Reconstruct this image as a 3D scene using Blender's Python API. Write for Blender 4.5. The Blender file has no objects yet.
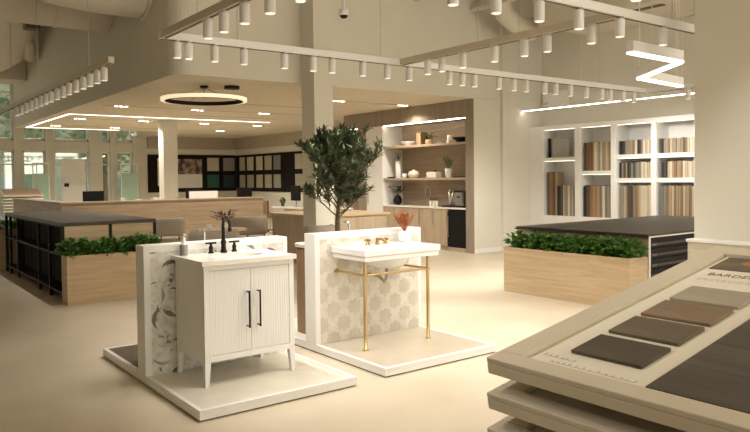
import bpy, math, random
from mathutils import Vector, Matrix
random.seed(7)
SC = bpy.context.scene
COL = SC.collection
PI = math.pi
ORD = ['first','second','third','fourth','fifth','sixth','seventh','eighth','ninth','tenth','eleventh','twelfth','thirteenth',
       'fourteenth','fifteenth','sixteenth','seventeenth','eighteenth','nineteenth','twentieth','twenty-first','twenty-second',
       'twenty-third','twenty-fourth','twenty-fifth','twenty-sixth','twenty-seventh','twenty-eighth']

# ------------------------------------------------------------------ materials
def new_mat(name):
    m = bpy.data.materials.new(name); m.use_nodes = True
    nt = m.node_tree
    return m, nt, nt.nodes['Principled BSDF']

def plain(name, c, rough=.5, metal=0., var=.06, scale=6., bump=0., spec=.5):
    """a plain finish with a slight procedural mottling"""
    m, nt, b = new_mat(name)
    tc = nt.nodes.new('ShaderNodeTexCoord'); nz = nt.nodes.new('ShaderNodeTexNoise')
    nz.inputs['Scale'].default_value = scale; nz.inputs['Detail'].default_value = 4
    nt.links.new(tc.outputs['Object'], nz.inputs['Vector'])
    r = nt.nodes.new('ShaderNodeValToRGB')
    r.color_ramp.elements[0].position = .3; r.color_ramp.elements[1].position = .7
    r.color_ramp.elements[0].color = (*[x*(1-var) for x in c], 1)
    r.color_ramp.elements[1].color = (*[min(1, x*(1+var)) for x in c], 1)
    nt.links.new(nz.outputs['Fac'], r.inputs['Fac']); nt.links.new(r.outputs['Color'], b.inputs['Base Color'])
    b.inputs['Roughness'].default_value = rough; b.inputs['Metallic'].default_value = metal
    b.inputs['Specular IOR Level'].default_value = spec
    if bump:
        bp = nt.nodes.new('ShaderNodeBump'); bp.inputs['Strength'].default_value = bump
        nt.links.new(nz.outputs['Fac'], bp.inputs['Height']); nt.links.new(bp.outputs['Normal'], b.inputs['Normal'])
    return m

def wood(name, c1, c2, stretch=(1.2, 1.2, 14), rough=.45, slat=0., fine=1.0):
    m, nt, b = new_mat(name)
    tc = nt.nodes.new('ShaderNodeTexCoord'); mp = nt.nodes.new('ShaderNodeMapping')
    mp.inputs['Scale'].default_value = stretch
    nz = nt.nodes.new('ShaderNodeTexNoise'); nz.inputs['Scale'].default_value = 1.6*fine; nz.inputs['Detail'].default_value = 8
    nz.inputs['Distortion'].default_value = .6
    nt.links.new(tc.outputs['Object'], mp.inputs['Vector']); nt.links.new(mp.outputs['Vector'], nz.inputs['Vector'])
    r = nt.nodes.new('ShaderNodeValToRGB')
    r.color_ramp.elements[0].position = .32; r.color_ramp.elements[1].position = .68
    r.color_ramp.elements[0].color = (*c1, 1); r.color_ramp.elements[1].color = (*c2, 1)
    nt.links.new(nz.outputs['Fac'], r.inputs['Fac'])
    out = r.outputs['Color']
    if slat:
        w = nt.nodes.new('ShaderNodeTexWave'); w.bands_direction = 'Y'; w.inputs['Scale'].default_value = slat
        w.inputs['Distortion'].default_value = 0
        nt.links.new(tc.outputs['Object'], w.inputs['Vector'])
        bp = nt.nodes.new('ShaderNodeBump'); bp.inputs['Strength'].default_value = .8; bp.inputs['Distance'].default_value = .01
        nt.links.new(w.outputs['Fac'], bp.inputs['Height']); nt.links.new(bp.outputs['Normal'], b.inputs['Normal'])
    nt.links.new(out, b.inputs['Base Color']); b.inputs['Roughness'].default_value = rough
    return m

def glow(name, c, s):
    m, nt, b = new_mat(name)
    b.inputs['Base Color'].default_value = (.8, .8, .78, 1)
    b.inputs['Emission Color'].default_value = (*c, 1); b.inputs['Emission Strength'].default_value = s
    return m

def glass(name, c=(.85, .95, .92), alpha=.25, rough=.03):
    m, nt, b = new_mat(name)
    tr = nt.nodes.new('ShaderNodeBsdfTransparent'); tr.inputs['Color'].default_value = (*c, 1)
    gl = nt.nodes.new('ShaderNodeBsdfGlossy'); gl.inputs['Roughness'].default_value = rough
    gl.inputs['Color'].default_value = (.9, .95, .93, 1)
    mx = nt.nodes.new('ShaderNodeMixShader'); mx.inputs['Fac'].default_value = alpha
    nt.links.new(tr.outputs[0], mx.inputs[1]); nt.links.new(gl.outputs[0], mx.inputs[2])
    nt.links.new(mx.outputs[0], nt.nodes['Material Output'].inputs['Surface'])
    return m

def marble_leaf(name):
    """white stone mosaic with scattered grey curved pieces"""
    m, nt, b = new_mat(name); N = nt.nodes.new; L = nt.links.new
    tc = N('ShaderNodeTexCoord')
    nz = N('ShaderNodeTexNoise'); nz.inputs['Scale'].default_value = 5; nz.inputs['Detail'].default_value = 2
    L(tc.outputs['Object'], nz.inputs['Vector'])
    mixv = N('ShaderNodeMix'); mixv.data_type = 'VECTOR'; mixv.inputs['Factor'].default_value = .13
    L(tc.outputs['Object'], mixv.inputs['A']); L(nz.outputs['Color'], mixv.inputs['B'])
    vo = N('ShaderNodeTexVoronoi'); vo.inputs['Scale'].default_value = 5.2
    L(mixv.outputs['Result'], vo.inputs['Vector'])
    sub = N('ShaderNodeMath'); sub.operation = 'SUBTRACT'; sub.inputs[1].default_value = .46
    L(vo.outputs['Distance'], sub.inputs[0])
    ab = N('ShaderNodeMath'); ab.operation = 'ABSOLUTE'; L(sub.outputs[0], ab.inputs[0])
    band = N('ShaderNodeMapRange'); band.inputs['From Min'].default_value = .10; band.inputs['From Max'].default_value = .05
    L(ab.outputs[0], band.inputs['Value'])
    n2 = N('ShaderNodeTexNoise'); n2.inputs['Scale'].default_value = 7.5; n2.inputs['Detail'].default_value = 1.5
    L(tc.outputs['Object'], n2.inputs['Vector'])
    mk = N('ShaderNodeMapRange'); mk.inputs['From Min'].default_value = .62; mk.inputs['From Max'].default_value = .66
    L(n2.outputs['Fac'], mk.inputs['Value'])
    mu = N('ShaderNodeMath'); mu.operation = 'MULTIPLY'; L(band.outputs[0], mu.inputs[0]); L(mk.outputs[0], mu.inputs[1])
    n3 = N('ShaderNodeTexNoise'); n3.inputs['Scale'].default_value = 18; L(tc.outputs['Object'], n3.inputs['Vector'])
    base = N('ShaderNodeValToRGB'); base.color_ramp.elements[0].color = (.56, .54, .49, 1); base.color_ramp.elements[1].color = (.78, .76, .71, 1)
    base.color_ramp.elements[0].position = .3; base.color_ramp.elements[1].position = .6
    L(n3.outputs['Fac'], base.inputs['Fac'])
    mx = N('ShaderNodeMix'); mx.data_type = 'RGBA'; L(mu.outputs[0], mx.inputs['Factor'])
    L(base.outputs['Color'], mx.inputs['A']); mx.inputs['B'].default_value = (.19, .175, .15, 1)
    L(mx.outputs['Result'], b.inputs['Base Color']); b.inputs['Roughness'].default_value = .3
    return m

def floor_mat():
    m, nt, b = new_mat('floor_warm_stone'); N = nt.nodes.new; L = nt.links.new
    tc = N('ShaderNodeTexCoord')
    nz = N('ShaderNodeTexNoise'); nz.inputs['Scale'].default_value = .9; nz.inputs['Detail'].default_value = 9; nz.inputs['Roughness'].default_value = .6
    L(tc.outputs['Object'], nz.inputs['Vector'])
    r = N('ShaderNodeValToRGB'); r.color_ramp.elements[0].position = .3; r.color_ramp.elements[1].position = .7
    r.color_ramp.elements[0].color = (.53, .455, .34, 1); r.color_ramp.elements[1].color = (.64, .56, .44, 1)
    L(nz.outputs['Fac'], r.inputs['Fac'])
    L(r.outputs['Color'], b.inputs['Base Color']); b.inputs['Roughness'].default_value = .42
    b.inputs['Specular IOR Level'].default_value = .35
    return m

def checker(name, c1, c2, scale, diamond=False, rough=.4):
    m, nt, b = new_mat(name); N = nt.nodes.new; L = nt.links.new
    tc = N('ShaderNodeTexCoord'); mp = N('ShaderNodeMapping')
    if diamond: mp.inputs['Rotation'].default_value = (0, PI/4, 0)
    mp.inputs['Location'].default_value = (.01, .013, .017)
    br = N('ShaderNodeTexBrick'); br.offset = 0; br.inputs['Scale'].default_value = scale
    br.inputs['Color1'].default_value = (*c1, 1); br.inputs['Color2'].default_value = (*[x*.8 for x in c1], 1)
    br.inputs['Mortar'].default_value = (*c2, 1); br.inputs['Brick Width'].default_value = .5; br.inputs['Row Height'].default_value = .5
    br.inputs['Mortar Size'].default_value = .045
    sw = N('ShaderNodeSeparateXYZ'); cb = N('ShaderNodeCombineXYZ')
    ad = N('ShaderNodeMath'); ad.operation = 'ADD'
    L(tc.outputs['Object'], mp.inputs['Vector']); L(mp.outputs['Vector'], sw.inputs[0])
    L(sw.outputs['X'], ad.inputs[0]); L(sw.outputs['Y'], ad.inputs[1])
    L(ad.outputs[0], cb.inputs['X']); L(sw.outputs['Z'], cb.inputs['Y']); L(cb.outputs[0], br.inputs['Vector'])
    L(br.outputs['Color'], b.inputs['Base Color']); b.inputs['Roughness'].default_value = rough
    return m

M = {}
M['floor'] = floor_mat()
M['wall'] = plain('wall_paint', (.72, .69, .60), .85, var=.02, scale=2)
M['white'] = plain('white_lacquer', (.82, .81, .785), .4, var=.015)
M['porcelain'] = plain('white_porcelain', (.83, .82, .80), .15, var=.01)
M['quartz'] = plain('white_quartz', (.80, .775, .715), .2, var=.04, scale=9)
M['ceil'] = plain('ceiling_paint', (.68, .61, .48), .9, var=.02, scale=1)
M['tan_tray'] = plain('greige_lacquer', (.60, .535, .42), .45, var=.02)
M['oak'] = wood('pale_oak', (.50, .37, .225), (.64, .49, .31), (.9, .9, 13), .5)
M['desk_oak'] = wood('desk_oak', (.30, .22, .145), (.40, .30, .20), (.9, .9, 13), .5)
M['oak_slat'] = wood('grey_oak_slats', (.33, .265, .195), (.42, .345, .26), (9, 9, .8), .55, slat=22)
M['oak_niche'] = wood('niche_oak', (.37, .285, .195), (.47, .37, .265), (1, 1, 7), .5)
M['oak_door'] = wood('kitchen_oak', (.40, .315, .215), (.51, .405, .29), (8, 8, .8), .5)
M['greige_wood'] = wood('greige_wood', (.40, .34, .26), (.47, .40, .31), (1, 1, 9), .5)
M['walnut'] = wood('brown_wood', (.20, .12, .06), (.28, .17, .09), (7, 7, .8), .45)
M['dark_plank'] = wood('dark_plank', (.042, .034, .027), (.072, .06, .048), (1.0, 9, 1), .5)
M['dark_floor'] = wood('dark_floor_sample', (.05, .043, .035), (.095, .083, .07), (10, 1.0, 1), .42)
M['tile_dark'] = wood('dark_brown_sample', (.055, .043, .03), (.09, .07, .05), (9, 2, 2), .5)
M['tile_brown'] = wood('brown_sample', (.105, .08, .052), (.15, .115, .078), (9, 2, 2), .5)
M['tile_warm'] = wood('warm_brown_sample', (.19, .13, .08), (.26, .185, .12), (9, 2, 2), .5)
M['tile_grey'] = wood('greige_sample', (.33, .29, .22), (.41, .36, .28), (9, 2, 2), .5)
M['black'] = plain('black_metal', (.010, .009, .009), .55, var=.1, spec=.25)
M['black_board'] = plain('black_board', (.013, .010, .009), .8, var=.1, spec=.15)
M['bronze'] = plain('dark_bronze', (.02, .016, .014), .35, metal=.6, var=.1)
M['bronze_light'] = plain('grey_pull', (.12, .115, .105), .5)
M['brass'] = plain('brushed_brass', (.56, .41, .20), .28, metal=1., var=.05, scale=20)
M['antique'] = plain('antique_brass', (.42, .29, .12), .3, metal=1., var=.1, scale=20)
M['chrome'] = plain('chrome', (.75, .74, .72), .15, metal=1., var=.02)
M['steel'] = plain('brushed_steel', (.5, .47, .42), .3, metal=1., var=.04)
M['marble'] = marble_leaf('leaf_mosaic')
M['star_bg'] = plain('pale_limestone', (.70, .67, .60), .35, var=.08, scale=14)
M['star'] = plain('beige_star_tile', (.60, .555, .475), .35, var=.08, scale=10)
M['travertine'] = plain('cream_floor_tile', (.70, .65, .55), .3, var=.07, scale=5)
M['tan_floor'] = plain('tan_floor_tile', (.50, .44, .345), .3, var=.06, scale=5)
M['slate'] = plain('dark_floor_tile', (.13, .10, .075), .4, var=.2, scale=8)
M['leaf'] = plain('green_leaf', (.085, .20, .035), .45, var=.45, scale=9)
M['olive'] = plain('olive_leaf', (.058, .082, .032), .5, var=.55, scale=14)
M['bark'] = plain('bark', (.12, .085, .055), .9, var=.3, scale=30, bump=.4)
M['soil'] = plain('soil', (.03, .022, .015), .95, var=.3, scale=30)
M['rust'] = plain('dried_rust_leaf', (.38, .12, .04), .7, var=.35, scale=25)
M['drybrown'] = plain('dried_brown_leaf', (.16, .07, .035), .7, var=.35, scale=25)
M['fabric'] = plain('grey_boucle', (.36, .31, .245), .95, var=.12, scale=40, bump=.3)
M['screen'] = plain('monitor_screen', (.008, .008, .008), .5, var=.1, spec=.15)
M['paper'] = plain('paper', (.74, .69, .58), .8, var=.02)
M['ink'] = plain('brown_ink', (.14, .10, .065), .8, var=.05)
M['grey_glass'] = plain('smoky_glass', (.26, .26, .24), .1, var=.15, scale=30)
M['clear'] = glass('clear_glass', (.84, .92, .88), .35)
M['frost'] = plain('frosted_green_glass', (.42, .60, .50), .35, var=.05)
M['teal'] = plain('blue_panel', (.10, .24, .34), .5, var=.15, scale=2)
M['hedge'] = plain('hedge_green', (.10, .18, .09), .9, var=.5, scale=4)
M['pave'] = plain('outdoor_paving', (.5, .49, .46), .9, var=.05)
M['duct'] = plain('painted_duct', (.70, .65, .55), .6, var=.03, scale=2)
M['duct_dark'] = plain('dark_gear', (.16, .13, .10), .7, var=.1)  # one dark tone for slots, grooves, plinths and small gear
WARM = (1, .945, .86)
M['led'] = glow('led_strip', (1, .90, .72), 2.5)
M['led_kitchen'] = glow('led_kitchen', (1, .90, .74), 12)
M['led_white2'] = glow('led_linear', (1, .92, .78), 8)
M['led_soft'] = glow('led_cove', (1, .90, .74), 3.5)
M['led_lens'] = glow('spot_lens', (1, .90, .74), .6)
M['led_white'] = glow('white_led', (1, .93, .80), 2.2)
M['led_down'] = glow('downlight_lamp', (1, .88, .66), 14)
M['ring_glow'] = glow('ring_diffuser', (1, .80, .50), .6)

# ------------------------------------------------------------------ mesh builder
class MB:
    def __init__(s, T=None): s.v = []; s.f = []; s.m = []; s.T = T; s.sm = []
    def _add(s, vs, fs, m=0, smooth=False):
        n = len(s.v)
        s.v += [tuple(s.T(*p)) if s.T else tuple(p) for p in vs]
        for q in fs: s.f.append([n+i for i in q]); s.m.append(m); s.sm.append(smooth)
        return s
    def box(s, x0, x1, y0, y1, z0, z1, m=0):
        v = [(x0,y0,z0),(x1,y0,z0),(x1,y1,z0),(x0,y1,z0),(x0,y0,z1),(x1,y0,z1),(x1,y1,z1),(x0,y1,z1)]
        return s._add(v, [(0,3,2,1),(4,5,6,7),(0,1,5,4),(1,2,6,5),(2,3,7,6),(3,0,4,7)], m)
    def prism(s, pts, z0, z1, m=0, smooth=False):
        """closed outline (counter-clockwise) pulled from z0 up to z1"""
        n = len(pts); v = [(x,y,z0) for x,y in pts] + [(x,y,z1) for x,y in pts]
        s._add(v, [tuple(range(n-1,-1,-1)), tuple(range(n,2*n))], m)
        return s._add(v, [(i,(i+1)%n,n+(i+1)%n,n+i) for i in range(n)], m, smooth)
    def cyl(s, a, b, r0, r1=None, n=14, m=0, smooth=True, caps=True):
        a = Vector(a); b = Vector(b); r1 = r0 if r1 is None else r1
        d = (b-a).normalized(); u = d.orthogonal().normalized(); w = d.cross(u)
        A = [a+(u*math.cos(t)+w*math.sin(t))*r0 for t in [2*PI*i/n for i in range(n)]]
        B = [b+(u*math.cos(t)+w*math.sin(t))*r1 for t in [2*PI*i/n for i in range(n)]]
        s._add(A+B, [(i,(i+1)%n,n+(i+1)%n,n+i) for i in range(n)], m, smooth)
        if caps: s._add(A+B, [tuple(range(n-1,-1,-1)), tuple(range(n,2*n))], m)
        return s
    def tube(s, pts, r, n=8, m=0):
        P = [Vector(p) for p in pts]; R = r if isinstance(r, (list, tuple)) else [r]*len(P)
        rings = []; u = None
        for i, p in enumerate(P):
            d = (P[min(i+1,len(P)-1)]-P[max(i-1,0)]).normalized()
            if u is None: u = d.orthogonal().normalized()
            u = (u-d*u.dot(d)).normalized(); w = d.cross(u)
            rings.append([p+(u*math.cos(2*PI*k/n)+w*math.sin(2*PI*k/n))*R[i] for k in range(n)])
        v = [q for g in rings for q in g]; f = []
        for i in range(len(P)-1):
            for k in range(n): f.append((i*n+k, i*n+(k+1)%n, (i+1)*n+(k+1)%n, (i+1)*n+k))
        s._add(v, f, m, True)
        return s._add(v, [tuple(range(n-1,-1,-1)), tuple(range((len(P)-1)*n, len(P)*n))], m)
    def lathe(s, prof, c=(0,0,0), n=24, m=0):
        """profile of (radius, height) turned about a vertical axis through c"""
        v = []; f = []
        for r, z in prof:
            for k in range(n): v.append((c[0]+r*math.cos(2*PI*k/n), c[1]+r*math.sin(2*PI*k/n), c[2]+z))
        for i in range(len(prof)-1):
            for k in range(n): f.append((i*n+k, i*n+(k+1)%n, (i+1)*n+(k+1)%n, (i+1)*n+k))
        s._add(v, f, m, True)
        if prof[0][0] > 1e-4: s._add(v, [tuple(range(n-1,-1,-1))], m)
        if prof[-1][0] > 1e-4: s._add(v, [tuple(range((len(prof)-1)*n, len(prof)*n))], m)
        return s
    def ball(s, c, r, n=12, m=0, sz=1.):
        return s.lathe([(max(1e-5, r*math.sin(PI*i/8)), -r*sz*math.cos(PI*i/8)) for i in range(9)], c, n, m)
    def leaf(s, p, d, up, L, W, m=0, fold=.25):
        d = Vector(d).normalized(); sd = d.cross(Vector(up))
        if sd.length < 1e-3: sd = d.orthogonal()
        sd.normalize(); nn = sd.cross(d); p = Vector(p)
        v = [p, p+d*L*.45+sd*W*.5+nn*W*fold, p+d*L, p+d*L*.45-sd*W*.5+nn*W*fold, p+d*L*.5]
        return s._add(v, [(0,1,4),(1,2,4),(0,4,3),(4,2,3)], m)
    def build(s, name, mats, parent=None, bevel=0., seg=2):
        if not isinstance(mats, (list, tuple)): mats = [mats]
        me = bpy.data.meshes.new(name)
        if parent is not None: org = Vector(parent['_o'])
        else:
            xs = [p[0] for p in s.v]; ys = [p[1] for p in s.v]; zs = [p[2] for p in s.v]
            org = Vector(((min(xs)+max(xs))/2, (min(ys)+max(ys))/2, min(zs)))
        me.from_pydata([tuple(Vector(p)-org) for p in s.v], [], s.f)
        for k in mats: me.materials.append(k)
        for p, mi, sm in zip(me.polygons, s.m, s.sm): p.material_index = mi; p.use_smooth = sm
        me.update()
        o = bpy.data.objects.new(name, me); COL.objects.link(o)
        o['_o'] = tuple(org)
        if parent is not None: o.parent = parent
        else: o.location = org
        if bevel:
            b = o.modifiers.new('bevel', 'BEVEL'); b.width = bevel; b.segments = seg; b.limit_method = 'ANGLE'; b.angle_limit = .7
        return o

def tag(o, label, cat, group=None):
    o['label'] = label; o['category'] = cat
    if group: o['group'] = group
    return o
def thing(name, label, cat, loc, group=None):
    o = bpy.data.objects.new(name, None); COL.objects.link(o); o.empty_display_size = .1
    o.location = loc; o['_o'] = tuple(loc)
    return tag(o, label, cat, group)
def struct(o): o['kind'] = 'structure'; return o
def copy_thing(o, loc, label, rotz=None):
    c = o.copy(); COL.objects.link(c); c.location = loc; c['label'] = label; c['_o'] = tuple(loc)
    if rotz is not None: c.rotation_euler = (0, 0, rotz)
    for ch in list(o.children):
        k = ch.copy(); COL.objects.link(k); k.parent = c
        for g in list(ch.children):
            h = g.copy(); COL.objects.link(h); h.parent = k
    return c
def bx(name, mat, *a, bevel=0., parent=None): return MB().box(*a).build(name, mat, parent, bevel)
def lamp(kind, name, loc, energy, color=WARM, **kw):
    l = bpy.data.lights.new(name, kind); l.energy = energy; l.color = color
    for k, v in kw.items(): setattr(l, k, v)
    o = bpy.data.objects.new(name, l); COL.objects.link(o); o.location = loc
    return o

# ------------------------------------------------------------------ the setting
ZS, ZC = 3.2, 6.3                 # soffit and main ceiling heights
struct(bx('floor', M['floor'], -6.5, 12.9, -4.5, 25.8, -.12, 0))
struct(bx('ceiling', M['ceil'], -6.5, 12.9, -4.5, 25.8, ZC, ZC+.1))
struct(bx('wall_left_added', M['wall'], -6.6, -6.5, -4.5, 25.8, 0, ZC))  # unseen wall, added to block ambient light from the left
struct(bx('wall_back_added', M['wall'], -6.5, 0.6, -4.6, -4.5, 0, ZC))  # unseen partial wall, added so left-facing sides stay darker
# lowered ceiling block over the rear half, its front corner rounded
rc = .3; pts = [(10.25, 10.2), (12.9, 10.2), (12.9, 25.7), (3.95, 25.7)]
pts = [(3.95+rc+rc*math.cos(a), 10.2+rc+rc*math.sin(a)) for a in [PI+PI/2*i/8 for i in range(9)]] + [(11.03, 10.2), (11.03, 10.51), (12.85, 10.51), (12.85, 25.6), (8.36, 25.6), (8.36, 22.9), (3.95, 22.9)]
b = MB(); b.prism(pts, ZS, ZC, 0)
struct(b.build('wall_bulkhead', [M['wall']]))
b = MB(); b.prism([(x, y) for x, y in pts], ZS-.004, ZS-.001, 0)
struct(b.build('ceiling_lowered', M['ceil']))
# right of the kitchen opening
struct(bx('wall_far', M['wall'], 10.25, 11.03, 10.2, 10.212, 0, ZS-.006))
struct(bx('wall_recess', M['wall'], 11.03, 12.3, 10.12, 10.5, 0, ZC))
struct(bx('wall_right', M['wall'], 12.3, 12.9, 1.5, 10.3, 0, ZC))
struct(bx('wall_boards_right', M['wall'], 12.38, 12.9, 15.3, 25.6, 0, ZS))
struct(bx('wall_boards_left', M['wall'], 8.35, 12.9, 25.6, 25.8, 0, ZS))
struct(bx('wall_return', M['wall'], 10.6, 12.9, 15.2, 15.4, 0, ZS))
struct(bx('baseboard_far', M['white'], 10.25, 11.04, 10.188, 10.2, 0, .1))
# darker valances over the tile boards
struct(bx('trim_1', M['greige_wood'], 12.25, 12.38, 15.4, 25.6, 2.76, ZS-.005))
struct(bx('trim_2', M['greige_wood'], 8.8, 12.25, 25.47, 25.6, 2.76, ZS-.005))
# pillars
struct(bx('wall_pillar_middle', M['wall'], 6.15, 6.52, 9.79, 10.19, 0, ZC))
struct(bx('wall_pillar_rear', M['wall'], 6.76, 7.15, 18.39, 18.75, 0, ZS-.005))
struct(bx('wall_pillar_right', M['wall'], 6.03, 6.75, 2.2, 3.255, 0, ZC))
# recessed light lines in the lowered ceiling
zc = ZS-.012
k = 3
for a in ((4.2, 9.6, 17.67, 17.71), (4.2, 4.24, 17.71, 22.7), (4.24, 6.9, 22.64, 22.68)):
    struct(bx('trim_%d' % k, M['led_soft'], *a, zc, ZS-.003)); k += 1
for Y, x0, x1 in ((12.0, 7.2, 10.1), (13.6, 5.9, 8.6), (15.25, 4.3, 9.6), (16.6, 6.8, 9.2), (18.82, 4.4, 10.4), (21.5, 4.4, 10.6)):
    struct(bx('trim_%d' % k, M['duct_dark'], x0, x1, Y-.018, Y+.018, zc+.005, ZS-.003)); k += 1
# exposed joists and services under the main ceiling
for i, Y in enumerate((12.5, 14.5, 16.5, 18.5, 20.5, 22.5, 24.4)):
    b = MB(); b.box(-6.4, 3.9, Y-.05, Y+.05, 6.15, 6.29); b.box(-6.4, 3.9, Y-.04, Y+.04, 5.62, 5.68)
    for q in range(17):
        x = -6.4+q*.6; b.cyl((x, Y, 5.65), (x+.3, Y, 6.2), .018, n=6); b.cyl((x+.3, Y, 6.2), (x+.6, Y, 5.65), .018, n=6)
    struct(b.build('trim_%d' % k, M['duct'])); k += 1
for i, X in enumerate((7.2, 8.7, 10.2)):
    b = MB(); b.box(X-.05, X+.05, -4.4, 10.19, 5.25, 5.34); b.box(X-.04, X+.04, -4.4, 10.19, 4.94, 5.0)
    for q in range(13):
        y = 2.2+q*.6; b.cyl((X, y, 4.97), (X, y+.3, 5.3), .018, n=6); b.cyl((X, y+.3, 5.3), (X, y+.6, 4.97), .018, n=6)
    struct(b.build('trim_%d' % k, M['duct'])); k += 1

# ------------------------------------------------------------------ air ducts
t = thing('air_duct', 'large round painted air duct running into the dark side of the bulkhead', 'duct', (1.5, 13.5, 4.35))
b = MB(); b.cyl((-4.5, 13.5, 4.92), (3.94, 13.5, 4.92), .54, n=36); b.build('duct_pipe', M['duct'], t)
for x in (-3, -1, 1, 3.0):
    b = MB(); b.cyl((x-.03, 13.5, 4.92), (x+.03, 13.5, 4.92), .555, n=36); b.build('joint_band', M['duct'], t)
b = MB(); b.cyl((3.2, 13.5, 5.4), (3.2, 13.5, ZC+.001), .02); b.build('hanger', M['duct'], t)
t = thing('air_duct', 'round duct running into the bulkhead close to its rounded corner', 'duct', (2.6, 11.5, 4.25))
b = MB(); b.tube([(1.6, 11.5, 6.29), (1.65, 11.5, 5.5), (2.0, 11.5, 5.0), (2.6, 11.5, 4.8), (3.2, 11.5, 4.76), (3.94, 11.5, 4.76)], .5, n=32); b.build('elbow', M['duct'], t)
b = MB(); b.cyl((3.88, 11.5, 4.76), (3.945, 11.5, 4.76), .53, n=32); b.build('collar', M['duct'], t)
t = thing('air_duct', 'branching duct elbow and box above the far glass front', 'duct', (3.2, 19, 4.4))
b = MB(); b.tube([(2.4, 15.6, 5.7), (3.0, 17.3, 5.55), (3.3, 18.6, 5.3), (3.3, 19.8, 4.95), (3.0, 21.2, 4.8)], .4, n=24); b.build('elbow', M['duct'], t)
b = MB(); b.box(2.95, 3.94, 21.0, 22.0, 4.35, 4.9); b.build('plenum_box', M['duct'], t, .02)
b = MB(); b.tube([(3.35, 18.4, 5.2), (3.6, 18.9, 5.0), (3.75, 19.5, 4.75)], .14, n=14); b.build('branch_pipe', M['duct'], t)
b = MB(); b.box(3.2, 3.5, 17.0, 17.3, 5.0, 5.15); b.box(3.6, 3.9, 16.6, 17.2, 5.2, 5.35); b.build('damper_box', M['duct_dark'], t)
b = MB(); b.cyl((3.2, 19, 5.3), (3.2, 19, ZC+.001), .02); b.build('hanger', M['duct'], t)
t = thing('air_duct', 'wide rectangular duct with dark slots along the ceiling over the sample shelving', 'duct', (11.4, 5, 4.47))
b = MB(); b.box(10.75, 12.29, 1.6, 8.9, 4.47, 4.95); b.build('duct_box', M['duct'], t, .01)
for y in (2.5, 4.5, 6.5):
    b = MB(); b.box(11.0, 11.12, y, y+1.4, 4.455, 4.472); b.build('slot_vent', M['duct_dark'], t)
b = MB()
for y in (2, 5, 8): b.cyl((11.4, y, 4.9), (11.4, y, ZC+.001), .02)
b.build('hanger', M['duct'], t)
t = thing('air_duct', 'short round duct stub with a flange above the far end of the shade-toned track', 'duct', (10.5, 9.5, 4.4))
b = MB(); b.tube([(10.3, 9.5, 6.29), (10.3, 9.5, 5.05), (10.42, 9.5, 4.8), (10.7, 9.5, 4.66), (11.2, 9.5, 4.6)], .19, n=20); b.build('elbow', M['duct'], t)
b = MB(); b.cyl((11.18, 9.5, 4.602), (11.24, 9.5, 4.595), .24, n=20); b.build('flange', M['white'], t)

# ------------------------------------------------------------------ light tracks and cylinder spots
ZT = 2.985
def track(name_label, a, c, mat='white', drop=()):
    x0, y0 = a; x1, y1 = c; h = .035
    t = thing('lighting_track', name_label, 'track', ((x0+x1)/2, (y0+y1)/2, ZT), 'suspended lighting tracks')
    if abs(x1-x0) > abs(y1-y0): A = (min(x0,x1), max(x0,x1), y0-h, y0+h)
    else: A = (x0-h, x0+h, min(y0,y1), max(y0,y1))
    b = MB(); b.box(*A, ZT, ZT+.075); b.build('rail', M[mat], t, .004)
    g = .012
    b = MB()
    if abs(x1-x0) > abs(y1-y0): b.box(A[0]+.02, A[1]-.02, y0-g, y0+g, ZT-.006, ZT+.001)
    else: b.box(x0-g, x0+g, A[2]+.02, A[3]-.02, ZT-.006, ZT+.001)
    b.build('groove', M['duct_dark'], t)
    for px, py in drop:
        b = MB(); b.cyl((px, py, ZT+.07), (px, py, ZC+.001), .004, n=6); b.build('cable', M['steel'], t)
    return t
track('long white track running the width of the room before the bulkhead', (2.46, 6.75), (10.94, 6.75), 'white', ((3.3, 6.75), (5.2, 6.75), (7.7, 6.75), (9.6, 6.75)))
track('dark sided track slanting up from the near end of the long track', (2.5, 6.71), (2.5, 3.3), 'tan_tray', ((2.5, 5.9), (2.5, 4.1)))  # tan rail carries its dark underside in the colour
track('shade-toned track branching toward the viewer from the middle of the long track', (5.5, 6.71), (5.5, 3.66), 'tan_tray', ((5.5, 5.4), (5.5, 4.5)))  # tan rail colour stands in for the unlit side
track('thick white near track ending behind the right pillar', (2.54, 3.62), (7.6, 3.62), 'white', ((4.4, 3.62), (6.3, 3.62)))
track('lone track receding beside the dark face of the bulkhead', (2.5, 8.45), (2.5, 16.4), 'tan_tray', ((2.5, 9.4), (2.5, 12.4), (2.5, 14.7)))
track('short white track return at the shelving end of the long track', (10.9, 6.71), (10.9, 3.66), 'white', ())
spot0 = thing('track_spotlight', 'x', 'spotlight', (0, 0, ZT), 'white cylinder spotlights on the tracks')
b = MB(); b.lathe([(.0405, -.172), (.0405, -.17), (.042, -.167), (.042, -.025), (.04, -.02)], (0, 0, ZT), 20); b.build('housing', M['white'], spot0)
b = MB(); b.cyl((0, 0, ZT-.021), (0, 0, ZT-.006), .014, n=10); b.box(-.016, .016, -.05, .05, ZT-.01, ZT); b.build('adaptor', M['white'], spot0)
b = MB(); b.cyl((0, 0, ZT-.176), (0, 0, ZT-.1722), .034, n=18); b.build('lens', M['led_lens'], spot0)
first = [True]
SPOTS = []
def spots(pts, where, power, aim=None):
    n = len(pts)
    for i, (x, y) in enumerate(pts):
        lab = 'white cylinder spotlight, %s %s' % (ORD[i], where)
        if first[0]: spot0.location = (x, y, ZT); spot0['label'] = lab; spot0['_o'] = (x, y, ZT); first[0] = False
        else: copy_thing(spot0, (x, y, ZT), lab)
        l = lamp('SPOT', 'spot_lamp', (x, y, ZT-.19), power, WARM, spot_size=1.75, spot_blend=.75, shadow_soft_size=.035)
        if aim: l.rotation_euler = aim
        elif x > 9: l.rotation_euler = (.1, -.75, 0); l.data.energy = power*1.25
        elif 6.4 < x and y > 6: l.rotation_euler = (.65, -.2, 0); l.data.energy = power*2.4
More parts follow.
